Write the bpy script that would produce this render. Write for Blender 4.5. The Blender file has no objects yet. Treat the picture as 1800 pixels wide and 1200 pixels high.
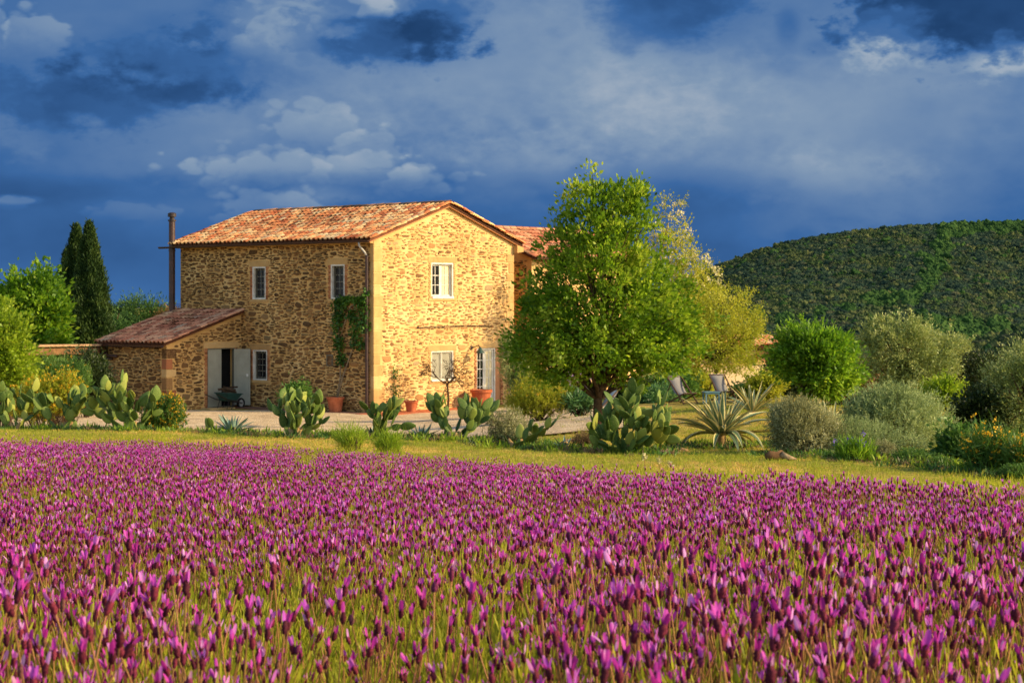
import bpy, bmesh, math, random
import numpy as np
from mathutils import Vector, Matrix, Euler, Quaternion
R = math.radians
scene = bpy.context.scene
COL = scene.collection

# ------------------------------------------------------------------ camera
F = 3270.0            # focal length in photograph pixels (1800 wide)
CAMZ = 3.716          # camera height above the yard in front of the house
HOR = 532.0           # horizon row in the photograph
cam_d = bpy.data.cameras.new('camera')
cam = bpy.data.objects.new('camera', cam_d)
COL.objects.link(cam)
cam.location = (0, 0, CAMZ)
cam.rotation_euler = (R(90), 0, 0)
cam_d.sensor_width = 36.0
cam_d.lens = 36.0 * F / 1800.0
cam_d.shift_y = -(600 - HOR) / 1800.0
cam_d.clip_start = 0.05
cam_d.clip_end = 60000
cam_d.dof.use_dof = True
cam_d.dof.focus_distance = 9.0
cam_d.dof.aperture_fstop = 16.0
scene.camera = cam

SUN_EL = R(26)
SUN_DIR = Vector((1.0, -0.14, 0)).normalized() * math.cos(SUN_EL) + Vector((0, 0, math.sin(SUN_EL)))
sun_d = bpy.data.lights.new('sun', 'SUN')
sun_d.energy = 3.5
sun_d.angle = R(0.5)
sun_d.color = (1.0, 0.76, 0.44)
sun = bpy.data.objects.new('sun', sun_d)
sun.rotation_euler = SUN_DIR.to_track_quat('Z', 'Y').to_euler()
sun.location = (40, -5, 30)
COL.objects.link(sun)

scene.view_settings.view_transform = 'Standard'
scene.view_settings.look = 'None'
scene.view_settings.exposure = 1.0
scene.view_settings.gamma = 1.0
scene.view_settings.use_curve_mapping = False

# ------------------------------------------------------------------ node helpers
def lin(r, g, b, a=1.0):
    f = lambda v: (v / 255 / 12.92) if v / 255 <= 0.04045 else ((v / 255 + 0.055) / 1.055) ** 2.4
    return (f(r), f(g), f(b), a)

class NT:
    def __init__(s, nt):
        s.nt = nt; s.n = nt.nodes; s.l = nt.links
    def node(s, t, **kw):
        nd = s.n.new(t)
        for k, v in kw.items():
            setattr(nd, k, v)
        return nd
    def put(s, sock, v):
        if isinstance(v, bpy.types.NodeSocket):
            s.l.new(v, sock)
        elif v is not None:
            sock.default_value = v
    def math(s, op, a, b=None, c=None, clamp=False):
        nd = s.node('ShaderNodeMath', operation=op, use_clamp=clamp)
        s.put(nd.inputs[0], a)
        if b is not None: s.put(nd.inputs[1], b)
        if c is not None: s.put(nd.inputs[2], c)
        return nd.outputs[0]
    def mix(s, fac, a, b, blend='MIX'):
        nd = s.node('ShaderNodeMix', data_type='RGBA', blend_type=blend)
        s.put(nd.inputs['Factor'], fac)
        s.put(nd.inputs[6], a); s.put(nd.inputs[7], b)
        return nd.outputs[2]
    def noise(s, vec, scale, detail=3, rough=0.5, dist=0.0, out='Fac'):
        nd = s.node('ShaderNodeTexNoise')
        if vec is not None: s.l.new(vec, nd.inputs['Vector'])
        nd.inputs['Scale'].default_value = scale
        nd.inputs['Detail'].default_value = detail
        nd.inputs['Roughness'].default_value = rough
        nd.inputs['Distortion'].default_value = dist
        return nd.outputs[out]
    def ramp(s, fac, stops, interp='LINEAR'):
        nd = s.node('ShaderNodeValToRGB')
        cr = nd.color_ramp; cr.interpolation = interp
        while len(cr.elements) > 1: cr.elements.remove(cr.elements[-1])
        cr.elements[0].position = stops[0][0]; cr.elements[0].color = stops[0][1]
        for p, c in stops[1:]:
            e = cr.elements.new(p); e.color = c
        s.put(nd.inputs[0], fac)
        return nd.outputs[0]
    def smooth(s, v, a, b):
        nd = s.node('ShaderNodeMapRange', interpolation_type='SMOOTHSTEP')
        s.put(nd.inputs[0], v)
        nd.inputs[1].default_value = a; nd.inputs[2].default_value = b
        nd.inputs[3].default_value = 0.0; nd.inputs[4].default_value = 1.0
        return nd.outputs[0]

# ------------------------------------------------------------------ world: clear low-sun sky behind, storm bank in front
world = bpy.data.worlds.new('World')
scene.world = world
world.use_nodes = True
w = NT(world.node_tree)
w.n.clear()
wout = w.node('ShaderNodeOutputWorld')
sky = w.node('ShaderNodeTexSky', sky_type='NISHITA', sun_disc=False)
sky.sun_elevation = SUN_EL
sky.sun_rotation = math.atan2(SUN_DIR.x, SUN_DIR.y)
sky.air_density = 1.0; sky.dust_density = 2.0; sky.ozone_density = 1.0
bg_clear = w.node('ShaderNodeBackground')
w.l.new(sky.outputs[0], bg_clear.inputs[0]); bg_clear.inputs[1].default_value = 0.15
tc = w.node('ShaderNodeTexCoord')
nrm = w.node('ShaderNodeVectorMath', operation='NORMALIZE')
w.l.new(tc.outputs['Generated'], nrm.inputs[0])
D = nrm.outputs[0]
sep = w.node('ShaderNodeSeparateXYZ'); w.l.new(D, sep.inputs[0])
az = w.math('ARCTAN2', sep.outputs[0], sep.outputs[1])
el = w.math('ARCSINE', sep.outputs[2])
# stretched direction for cloud noise
stv = w.node('ShaderNodeVectorMath', operation='MULTIPLY'); w.l.new(D, stv.inputs[0]); stv.inputs[1].default_value = (1, 1, 1.7)
SV = stv.outputs[0]
n_big = w.noise(SV, 9.0, 4, 0.52)
n_mid = w.noise(SV, 26.0, 5, 0.58, 0.15)
n_fine = w.noise(SV, 75.0, 4, 0.6)
bil = w.math('ABSOLUTE', w.math('SUBTRACT', w.noise(SV, 42.0, 2, 0.5, 0.2), 0.5))
warp = w.math('ADD', w.math('MULTIPLY', w.math('SUBTRACT', n_mid, 0.5), 1.0), w.math('ADD', w.math('MULTIPLY', w.math('SUBTRACT', n_fine, 0.5), 0.6), w.math('MULTIPLY', w.math('SUBTRACT', bil, 0.09), 0.75)))
def px_az(px): return math.atan((px - 900) / F)
def px_el(py): return math.atan((HOR - py) / F)
def blob(px, py, rx, ry, amp, crisp=0.5, wamp=1.0, flat=0.0):
    dx = w.math('MULTIPLY', w.math('SUBTRACT', az, px_az(px)), F / rx)
    dy = w.math('MULTIPLY', w.math('SUBTRACT', el, px_el(py)), F / ry)
    q = w.math('SQRT', w.math('ADD', w.math('MULTIPLY', dx, dx), w.math('MULTIPLY', dy, dy)))
    q = w.math('ADD', q, w.math('MULTIPLY', warp, 3.8 * wamp))
    m = w.smooth(q, 1.0 + crisp, 1.0 - crisp)
    return w.math('MULTIPLY', m, amp)
B = w.math('ADD', w.math('MULTIPLY', w.math('SUBTRACT', n_big, 0.5), 0.55), w.math('MULTIPLY', w.math('SUBTRACT', n_mid, 0.5), 0.10))
hgt = w.smooth(el, px_el(470), px_el(120))
B = w.math('ADD', B, w.math('ADD', 0.305, w.math('MULTIPLY', hgt, 0.14)))
BLOBS = [
    (1560, 230, 360, 150, .23, .85, .22), (860, 110, 290, 140, .19, .85, .28), (1180, 190, 320, 170, .09, .9, .2),
    (300, 240, 330, 110, .09, .85, .25), (150, 180, 210, 46, -.24, .5, .6), (330, 130, 150, 45, -.16, .6, .7),
    (362, 62, 45, 28, -.18, .5, .9), (660, 66, 150, 40, -.32, .4, .6), (765, 40, 70, 56, -.22, .4, .6), (560, 40, 60, 40, .10, .5, .8),
    (1165, 25, 120, 56, -.32, .5, .5), (1705, 10, 200, 104, -.50, .25, .42), (1560, 76, 70, 46, .18, .4, .6), (1775, 122, 80, 30, .20, .35, .6),
    (1385, 55, 18, 26, -.12, .6, .6), (1450, 90, 30, 12, -.08, .6, .6),
     (480, 45, 90, 45, .14, .5, .8), (670, 8, 40, 20, .16, .4, .6), (20, 210, 50, 50, .10, .6, .8),
    (560, 300, 300, 70, .05, .7, .3),
    (560, 318, 240, 18, -.10, .7, .3), (550, 352, 70, 20, .14, .4, .5), (200, 340, 280, 20, -.10, .7, .4), (20, 357, 40, 7, .14, .5, .4),
    (1250, 350, 260, 36, -.14, .8, .5), (930, 280, 110, 80, .04, .8, .3),
    (1480, 330, 120, 50, .10, .8, .5),
]
vor = w.node('ShaderNodeTexVoronoi', feature='F1')
w.l.new(SV, vor.inputs['Vector']); vor.inputs['Scale'].default_value = 58.0; vor.inputs['Detail'].default_value = 1.0
vor.inputs['Roughness'].default_value = 0.5
lobes = w.math('SUBTRACT', vor.outputs['Distance'], 0.66)
def cumulus(px, py, rx, ry, amp, crisp=.13, lob=.85, low=-1.1, high=.5):
    """heaped cloud: rounded lobes along its upper edge, melting away downwards"""
    dx = w.math('MULTIPLY', w.math('SUBTRACT', az, px_az(px)), F / rx)
    dy = w.math('MULTIPLY', w.math('SUBTRACT', el, px_el(py)), F / ry)
    q = w.math('SQRT', w.math('ADD', w.math('MULTIPLY', dx, dx), w.math('MULTIPLY', dy, dy)))
    q = w.math('ADD', q, w.math('ADD', w.math('MULTIPLY', lobes, lob), w.math('MULTIPLY', warp, .7)))
    m = w.smooth(q, 1.0 + crisp, 1.0 - crisp)
    dyn = w.math('ADD', dy, w.math('MULTIPLY', warp, 1.2))
    return w.math('MULTIPLY', w.math('MULTIPLY', m, w.smooth(dyn, low, high)), amp)
CUM = [(560, 316, 220, 56, .13), (640, 296, 96, 66, .10), (725, 322, 56, 50, .15), (470, 304, 130, 52, .09), (545, 228, 90, 50, .11), (500, 375, 120, 42, .16), (660, 390, 60, 34, .08),
       (925, 292, 110, 60, .09, .4, .6), (905, 372, 70, 40, .07, .4, .6), (1180, 290, 60, 44, .05, .4, .6), (52, 78, 62, 44, .22), (-8, 70, 26, 40, .2), (20, 364, 40, 14, .14), (235, 378, 90, 20, .08), (660, 20, 46, 36, .16), (1555, 100, 60, 60, .10), (1785, 118, 44, 44, .14), (1680, 122, 60, 26, .08), (480, 70, 90, 60, .10)]
for c_ in CUM:
    B = w.math('ADD', B, cumulus(*c_))
for b in BLOBS:
    B = w.math('ADD', B, blob(*b))
storm = w.ramp(B, [(0.0, lin(30, 62, 104)), (0.20, lin(46, 84, 134)), (0.36, lin(58, 101, 156)), (0.56, lin(92, 124, 166)), (0.74, lin(126, 149, 176)), (1.0, lin(180, 188, 196))])
# band just above the sea
storm = w.mix(w.math('MULTIPLY', w.smooth(el, px_el(440), px_el(540)), 0.5), storm, lin(66, 112, 170))
bg_storm = w.node('ShaderNodeBackground')
w.l.new(storm, bg_storm.inputs[0]); bg_storm.inputs[1].default_value = 0.53
front = w.smooth(sep.outputs[1], -0.35, 0.45)
mx = w.node('ShaderNodeMixShader')
w.l.new(front, mx.inputs[0]); w.l.new(bg_clear.outputs[0], mx.inputs[1]); w.l.new(bg_storm.outputs[0], mx.inputs[2])
w.l.new(mx.outputs[0], wout.inputs[0])
world.cycles.sampling_method = 'MANUAL'
world.cycles.sample_map_resolution = 512

# ------------------------------------------------------------------ small numeric helpers
rng = np.random.default_rng(7)
random.seed(7)
def vnoise(x, y, seed=0):
    x = np.asarray(x, float); y = np.asarray(y, float)
    xi = np.floor(x).astype(np.int64); yi = np.floor(y).astype(np.int64)
    fx = x - xi; fy = y - yi
    fx = fx * fx * (3 - 2 * fx); fy = fy * fy * (3 - 2 * fy)
    def h(a, b):
        n = (a * 374761393 + b * 668265263 + seed * 974711) & 0x7fffffff
        n = ((n ^ (n >> 13)) * 1274126177) & 0x7fffffff
        return ((n ^ (n >> 16)) & 0xffff) / 65535.0
    a = h(xi, yi); b = h(xi + 1, yi); c = h(xi, yi + 1); d = h(xi + 1, yi + 1)
    return (a * (1 - fx) + b * fx) * (1 - fy) + (c * (1 - fx) + d * fx) * fy
def fbm(x, y, seed=0, o=3):
    s = 0; a = .5; t = 0
    for k in range(o):
        s = s + a * vnoise(np.asarray(x) * 2 ** k, np.asarray(y) * 2 ** k, seed + k); t += a; a *= .5
    return s / t
def W(px, py, d):
    return Vector(((px - 900) / F * d, d, CAMZ - (py - HOR) / F * d))

# ------------------------------------------------------------------ object helpers
def setp(o, label=None, cat=None, group=None, kind=None):
    if label: o['label'] = label
    if cat: o['category'] = cat
    if group: o['group'] = group
    if kind: o['kind'] = kind
    return o
def empty(name, loc=(0, 0, 0), rotz=0.0, **kw):
    o = bpy.data.objects.new(name, None)
    o.location = loc; o.rotation_euler = (0, 0, rotz)
    o.empty_display_size = 0.2
    COL.objects.link(o)
    return setp(o, **kw)
def link(name, me, parent=None, loc=(0, 0, 0), rot=None, **kw):
    o = bpy.data.objects.new(name, me)
    o.location = loc
    if rot is not None: o.rotation_euler = rot
    COL.objects.link(o)
    if parent is not None: o.parent = parent
    return setp(o, **kw)
def link_m(name, me, M, parent=None, **kw):
    o = bpy.data.objects.new(name, me)
    COL.objects.link(o)
    if parent is not None: o.parent = parent
    o.matrix_local = M
    return setp(o, **kw)
def mesh_np(name, V, polys, mats, mi=None, smooth=False):
    V = np.ascontiguousarray(V, dtype=np.float32)
    me = bpy.data.meshes.new(name)
    me.vertices.add(len(V)); me.vertices.foreach_set('co', V.ravel())
    polys = [np.asarray(p, dtype=np.int32) for p in polys if len(p)]
    loops = np.concatenate([p.ravel() for p in polys])
    sizes = np.concatenate([np.full(len(p), p.shape[1], np.int32) for p in polys])
    starts = np.concatenate([[0], np.cumsum(sizes)[:-1]]).astype(np.int32)
    me.loops.add(len(loops)); me.loops.foreach_set('vertex_index', loops)
    me.polygons.add(len(sizes)); me.polygons.foreach_set('loop_start', starts)
    if mi is not None: me.polygons.foreach_set('material_index', np.asarray(mi, np.int32))
    if smooth: me.polygons.foreach_set('use_smooth', np.ones(len(sizes), bool))
    for m in (mats if isinstance(mats, (list, tuple)) else [mats]): me.materials.append(m)
    me.update(calc_edges=True)
    return me

class MB:
    """collects simple solids and links them as one mesh"""
    def __init__(s): s.v = []; s.f = []; s.m = []; s.cur = 0
    def add(s, vs, fs):
        o = len(s.v); s.v += [tuple(v) for v in vs]
        for f in fs:
            s.f.append([i + o for i in f]); s.m.append(s.cur)
    def hexa(s, p):   # p: 8 points, bottom ring 0-3, top ring 4-7
        s.add(p, [(0, 3, 2, 1), (4, 5, 6, 7), (0, 1, 5, 4), (1, 2, 6, 5), (2, 3, 7, 6), (3, 0, 4, 7)])
    def box(s, a, b, M=None):
        p = [(a[0], a[1], a[2]), (b[0], a[1], a[2]), (b[0], b[1], a[2]), (a[0], b[1], a[2]),
             (a[0], a[1], b[2]), (b[0], a[1], b[2]), (b[0], b[1], b[2]), (a[0], b[1], b[2])]
        if M is not None: p = [M @ Vector(q) for q in p]
        s.hexa(p)
    def wbox(s, f, u0, u1, v0, v1, w0, w1):
        s.hexa([f(u0, v0, w0), f(u1, v0, w0), f(u1, v0, w1), f(u0, v0, w1), f(u0, v1, w0), f(u1, v1, w0), f(u1, v1, w1), f(u0, v1, w1)])
    def beam(s, p, q, wx, wy, up=(0, 0, 1)):
        p = Vector(p); q = Vector(q); d = (q - p).normalized()
        a = d.cross(Vector(up))
        if a.length < 1e-4: a = d.cross(Vector((1, 0, 0)))
        a.normalize(); b = a.cross(d)
        r = []
        for c in (p, q):
            for sx, sy in ((-1, -1), (1, -1), (1, 1), (-1, 1)):
                r.append(c + a * sx * wx / 2 + b * sy * wy / 2)
        s.hexa(r)
    def tube(s, pts, rad, n=8, cap=True):
        pts = [Vector(p) for p in pts]
        if not hasattr(rad, '__len__'): rad = [rad] * len(pts)
        o = len(s.v); prev = None
        for i, p in enumerate(pts):
            d = (pts[min(i + 1, len(pts) - 1)] - pts[max(i - 1, 0)]).normalized()
            if prev is None:
                a = d.cross(Vector((0.3, 0.2, 1)) if abs(d.z) < .9 else Vector((1, 0.1, 0))).normalized()
            else:
                a = (prev - d * prev.dot(d)).normalized()
            prev = a; b = d.cross(a)
            for k in range(n):
                t = 2 * math.pi * k / n
                s.v.append(tuple(p + (a * math.cos(t) + b * math.sin(t)) * rad[i]))
        for i in range(len(pts) - 1):
            for k in range(n):
                s.f.append([o + i * n + k, o + i * n + (k + 1) % n, o + (i + 1) * n + (k + 1) % n, o + (i + 1) * n + k]); s.m.append(s.cur)
        if cap:
            s.f.append([o + k for k in range(n)][::-1]); s.m.append(s.cur)
            e = o + (len(pts) - 1) * n
            s.f.append([e + k for k in range(n)]); s.m.append(s.cur)
    def lathe(s, prof, n=20, c=(0, 0, 0)):
        o = len(s.v)
        for r, z in prof:
            for k in range(n):
                t = 2 * math.pi * k / n
                s.v.append((c[0] + r * math.cos(t), c[1] + r * math.sin(t), c[2] + z))
        for i in range(len(prof) - 1):
            for k in range(n):
                s.f.append([o + i * n + k, o + i * n + (k + 1) % n, o + (i + 1) * n + (k + 1) % n, o + (i + 1) * n + k]); s.m.append(s.cur)
    def mesh(s, name, mats, smooth=False, bevel=0.0, fix=True):
        me = bpy.data.meshes.new(name)
        me.from_pydata(s.v, [], s.f)
        for m in (mats if isinstance(mats, (list, tuple)) else [mats]): me.materials.append(m)
        me.polygons.foreach_set('material_index', np.asarray(s.m, np.int32))
        if fix or bevel:
            bm = bmesh.new(); bm.from_mesh(me)
            if fix: bmesh.ops.recalc_face_normals(bm, faces=bm.faces)
            if bevel:
                bmesh.ops.bevel(bm, geom=[e for e in bm.edges], offset=bevel, segments=1, affect='EDGES', clamp_overlap=True)
            bm.to_mesh(me); bm.free()
        if smooth:
            me.polygons.foreach_set('use_smooth', np.ones(len(me.polygons), bool))
        me.update()
        return me
    def build(s, name, mats, parent=None, smooth=False, bevel=0.0, loc=(0, 0, 0), rot=None, fix=True, **kw):
        return link(name, s.mesh(name, mats, smooth, bevel, fix), parent, loc, rot, **kw)

# ------------------------------------------------------------------ materials
def new_mat(name):
    m = bpy.data.materials.new(name); m.use_nodes = True
    t = NT(m.node_tree)
    p = t.n['Principled BSDF']
    p.inputs['Roughness'].default_value = 0.8
    p.inputs['Specular IOR Level'].default_value = 0.3
    return m, t, p
def rnd_val(t):
    """one random number per piece, whether it is an object of its own or an island of a joined mesh"""
    oi = t.node('ShaderNodeObjectInfo'); ge = t.node('ShaderNodeNewGeometry')
    return t.math('FRACT', t.math('ADD', oi.outputs['Random'], t.math('MULTIPLY', ge.outputs['Random Per Island'], 1.37)))
def mat_noise(name, stops, scale=5, detail=5, rough=0.85, bump=0.0, bscale=None, spec=0.3, rndmix=None, coords='Object', metallic=0.0):
    m, t, p = new_mat(name)
    tcn = t.node('ShaderNodeTexCoord')
    v = tcn.outputs[coords]
    n = t.noise(v, scale, detail, 0.6)
    if rndmix: n = t.math('ADD', t.math('MULTIPLY', n, 1 - rndmix), t.math('MULTIPLY', rnd_val(t), rndmix))
    col = t.ramp(n, stops)
    t.l.new(col, p.inputs['Base Color'])
    p.inputs['Roughness'].default_value = rough
    p.inputs['Specular IOR Level'].default_value = spec
    p.inputs['Metallic'].default_value = metallic
    if bump:
        b = t.node('ShaderNodeBump'); b.inputs['Strength'].default_value = bump; b.inputs['Distance'].default_value = 0.02
        t.l.new(t.noise(v, bscale or scale * 4, 6, 0.65), b.inputs['Height']); t.l.new(b.outputs[0], p.inputs['Normal'])
    return m
def mat_leaf(name, stops, trans=0.35, rough=0.5, spec=0.35, clump=1.2, cmix=0.45, tint=1.25):
    """leaf colour from a per-leaf random value and a clump-sized noise; light passes through the blade"""
    m, t, p = new_mat(name)
    tcn = t.node('ShaderNodeTexCoord')
    n = t.noise(tcn.outputs['Object'], clump, 2, 0.5)
    n = t.smooth(n, 0.3, 0.7)
    f = t.math('ADD', t.math('MULTIPLY', n, cmix), t.math('MULTIPLY', rnd_val(t), 1 - cmix))
    col = t.ramp(f, stops)
    t.l.new(col, p.inputs['Base Color'])
    p.inputs['Roughness'].default_value = rough
    p.inputs['Specular IOR Level'].default_value = spec
    tr = t.node('ShaderNodeBsdfTranslucent')
    t.l.new(t.mix(1.0, col, (tint, tint, tint * .8, 1), 'MULTIPLY'), tr.inputs[0])
    mxs = t.node('ShaderNodeMixShader'); mxs.inputs[0].default_value = trans
    t.l.new(p.outputs[0], mxs.inputs[1]); t.l.new(tr.outputs[0], mxs.inputs[2])
    t.l.new(mxs.outputs[0], t.n['Material Output'].inputs[0])
    return m
def A(*c): return (c[0], c[1], c[2], 1.0)
# ------------------------------------------------------------------ terrain
CP = []
def cz(px, d, z): CP.append(((px - 900) / F * d, d, z))
def cy(px, py, d): p = W(px, py, d); CP.append((p.x, p.y, p.z))
for px in (100, 900, 1700):
    dz = (px - 900) / 800
    cz(px, 3, 2.80); cz(px, 6, 2.62 - .01 * dz); cz(px, 10, 2.39 - .03 * dz - .02 * (1 - abs(dz))); cz(px, 15, 2.06 - .09 * dz - .03 * (1 - abs(dz)))
for x in (-14, 0, 14):
    CP.append((x, -12, 3.6 - .01 * x)); CP.append((x * .5, 0, 2.98))
cz(0, 20, 1.84); cz(500, 20, 1.74); cz(900, 20, 1.64); cz(1300, 19, 1.60); cz(1790, 18.5, 1.57)
cz(0, 25, 1.58); cz(500, 25, 1.56); cz(900, 24, 1.46); cz(1400, 23, 1.42); cz(1790, 22.5, 1.36)
cz(0, 29, 1.55); cz(0, 32.5, 1.48); cz(230, 32.5, 1.48)
cy(520, 770, 31); cy(680, 771, 31); cy(805, 775, 31); cy(945, 790, 30); cy(1110, 800, 29.5); cy(1270, 786, 31)
cy(1400, 801, 29); cy(1365, 808, 27.5); cy(1580, 806, 29); cy(1700, 832, 26.5); cy(1800, 842, 25.5)
cy(1050, 774, 36); cy(1200, 756, 38); cy(1200, 709, 58); cy(1270, 706, 58); cy(1010, 735, 45); cz(1000, 60, .34); cz(930, 60, .25)
for px in (100, 330, 500, 640): cz(px, 46, 0.0); cz(px, 54, 0.0)
cz(100, 39, .55); cz(400, 39, .55); cz(640, 39, .6)
for px in (330, 480, 650): cz(px, 61.5, 0.0)
cz(720, 56, 0.02); cz(780, 60, 0.02); cz(840, 64.5, 0.02); cz(760, 46, .25); cz(860, 52, .25)
CP += [(-8, 70, 0), (-2, 72, 0), (3, 76, 0), (-14, 66, 0), (-14, 74, 0), (6, 84, 0), (-4, 88, -.2), (-22, 78, -.3), (-24, 50, 0), (-20, 34, 1.2)]
cz(1345, 75, .7); cz(1500, 75, .5); cy(1660, 735, 50); cy(1800, 725, 45); cy(1440, 716, 42); cz(1600, 52, .75)
CP += [(30, 30, .6), (34, 60, -.6), (32, 90, -2.0), (10, 105, -1.5), (-15, 105, -1.2), (-38, 80, -1.2), (-40, 30, 1.0), (-30, 0, 3.0), (30, 0, 2.2)]
CP = np.array(CP)
def _U(r2): return np.where(r2 > 1e-9, r2 * np.log(np.maximum(r2, 1e-9)) * .5, 0)
def _tps(P):
    n = len(P); K = _U(((P[:, None, :2] - P[None, :, :2]) ** 2).sum(-1)) + np.eye(n) * 2.0
    Q = np.c_[np.ones(n), P[:, :2]]
    A_ = np.zeros((n + 3, n + 3)); A_[:n, :n] = K; A_[:n, n:] = Q; A_[n:, :n] = Q.T
    return np.linalg.solve(A_, np.r_[P[:, 2], 0, 0, 0])
_w = _tps(CP)
def ground(x, y):
    x = np.asarray(x, float); y = np.asarray(y, float); sh = x.shape
    x = x.ravel(); y = y.ravel(); out = np.zeros(len(x))
    for i in range(0, len(x), 20000):
        a = x[i:i + 20000]; b = y[i:i + 20000]
        r2 = (a[:, None] - CP[None, :, 0]) ** 2 + (b[:, None] - CP[None, :, 1]) ** 2
        zt = _U(r2) @ _w[:-3] + _w[-3] + _w[-2] * a + _w[-1] * b
        r = np.hypot(a * 1.0, b - 45)
        far = -14 + 3 * (fbm(a / 90 + 5, b / 90, 3) - .5)
        k = np.clip((r - 50) / 190, 0, 1); k = k * k * (3 - 2 * k)
        zt = np.clip(zt, -6, 4.2)
        out[i:i + 20000] = zt * (1 - k) + far * k
    return out.reshape(sh)
def gz(x, y): return float(ground(np.array([x]), np.array([y]))[0])
def G(px, d, dz=0.0):
    x = (px - 900) / F * d
    return Vector((x, d, gz(x, d) + dz))

def field_edge(px):
    """photograph row of the flower tops along the far edge of the field"""
    return np.interp(px, [-200, 0, 150, 300, 420, 560, 640, 720, 850, 980, 1100, 1200, 1290, 1400, 1500, 1620, 1700, 1800, 2000],
                     [772, 776, 780, 780, 788, 796, 802, 808, 818, 828, 837, 839, 847, 848, 856, 862, 861, 866, 872])
def in_field(x, y, z_top, jitter=0.0):
    px = 900 + F * x / y; py = HOR + (CAMZ - z_top) / y * F
    return py > field_edge(px) + 5 * (fbm(x * .9, y * .9, 11) - .5) * 2 + jitter

# ground sheet, fine near the camera and reaching far out
us = np.linspace(-1, 1, 171); xs = np.sinh(us * 6.2) / np.sinh(6.2) * 6000
vs = np.linspace(0, 1, 220); ys = -25 + np.sinh(vs * 5.4) / np.sinh(5.4) * 7000
vs2 = np.concatenate([np.arange(-25, 100, .6), 100 + (np.sinh(np.linspace(0, 1, 60)[1:] * 4.5) / np.sinh(4.5)) * 6500])
ys = vs2
us2 = np.concatenate([-18 - (np.sinh(np.linspace(0, 1, 45)[1:] * 5) / np.sinh(5))[::-1] * 5000, np.arange(-18, 18.01, .6), 18 + (np.sinh(np.linspace(0, 1, 45)[1:] * 5) / np.sinh(5)) * 5000])
xs = us2
X, Y = np.meshgrid(xs, ys)
Z = ground(X, Y) + (fbm(X / 1.3, Y / 1.3, 21) - .5) * .05 * (Y < 60)
nx = len(xs); ny = len(ys)
I = np.arange(nx * ny).reshape(ny, nx)
quads = np.stack([I[:-1, :-1], I[:-1, 1:], I[1:, 1:], I[1:, :-1]], -1).reshape(-1, 4)
gm, t, p = new_mat('ground_grass')
tcn = t.node('ShaderNodeTexCoord'); v = tcn.outputs['Object']
n1 = t.noise(v, .55, 5, .6); n2 = t.noise(v, 6, 5, .65); n3 = t.noise(v, 40, 4, .6)
c1 = t.ramp(n1, [(.34, lin(78, 98, 30)), (.46, lin(128, 130, 44)), (.56, lin(182, 154, 76)), (.66, lin(200, 166, 92))])
c2 = t.ramp(n2, [(.3, lin(84, 100, 30)), (.5, lin(146, 138, 54)), (.7, lin(194, 166, 90))])
colr = t.mix(.45, c1, c2)
colr = t.mix(t.math('MULTIPLY', t.smooth(n3, .35, .7), .35), colr, lin(70, 70, 30))
# soil between the lavender rows is browner: an attribute painted from where the field lies
ad = t.node('ShaderNodeAttribute', attribute_name='dry')
colr = t.mix(ad.outputs['Fac'], colr, t.ramp(n2, [(.3, lin(170, 138, 66)), (.6, lin(212, 176, 98)), (.8, lin(222, 188, 120))]))
at = t.node('ShaderNodeAttribute', attribute_name='field')
colr = t.mix(at.outputs['Fac'], colr, t.ramp(n2, [(.3, lin(52, 46, 24)), (.7, lin(104, 92, 48))]))
t.l.new(colr, p.inputs['Base Color']); p.inputs['Roughness'].default_value = .95; p.inputs['Specular IOR Level'].default_value = .1
b = t.node('ShaderNodeBump'); b.inputs['Strength'].default_value = .8; b.inputs['Distance'].default_value = .05
t.l.new(t.noise(v, 18, 6, .7), b.inputs['Height']); t.l.new(b.outputs[0], p.inputs['Normal'])
me = mesh_np('ground', np.stack([X, Y, Z], -1).reshape(-1, 3), [quads], gm, smooth=True)
fa = me.attributes.new('field', 'FLOAT', 'POINT')
Ys = np.maximum(Y, .5)
fa.data.foreach_set('value', (in_field(X, Ys, Z + .3) & (Y < 30)).astype(np.float32).ravel())
pe = HOR + (CAMZ - Z - .33) / Ys * F
dr = np.clip(np.clip(1 - np.abs(field_edge(900 + F * X / Ys) - 6 - pe) / 22, 0, 1) * .9 + (fbm(X / 3, Ys / 1.6, 33) - .45) * 2.2, 0, .85) * (Y > 14) * (Y < 60)
fa = me.attributes.new('dry', 'FLOAT', 'POINT'); fa.data.foreach_set('value', dr.astype(np.float32).ravel())
link('ground', me, kind='structure')

# gravel yard
gv, t, p = new_mat('gravel')
tcn = t.node('ShaderNodeTexCoord'); v = tcn.outputs['Object']
vo = t.node('ShaderNodeTexVoronoi'); vo.inputs['Scale'].default_value = 22; t.l.new(v, vo.inputs['Vector'])
cg = t.ramp(t.noise(v, 1.2, 5, .65), [(.34, lin(140, 112, 76)), (.5, lin(192, 164, 122)), (.66, lin(216, 194, 154))])
cg = t.mix(.45, cg, t.ramp(vo.outputs['Color'], [(0, lin(120, 98, 70)), (.5, lin(196, 172, 132)), (1, lin(226, 210, 180))]))
t.l.new(cg, p.inputs['Base Color']); p.inputs['Roughness'].default_value = .95
b = t.node('ShaderNodeBump'); b.inputs['Strength'].default_value = .9; b.inputs['Distance'].default_value = .03
t.l.new(vo.outputs['Distance'], b.inputs['Height']); t.l.new(b.outputs[0], p.inputs['Normal'])
gx = np.arange(-17, 3.0, .2); gy = np.arange(39.5, 63.6, .2)
X, Y = np.meshgrid(gx, gy); Z = ground(X, Y) + .045 + (fbm(X / .8, Y / .8, 4) - .5) * .04
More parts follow.
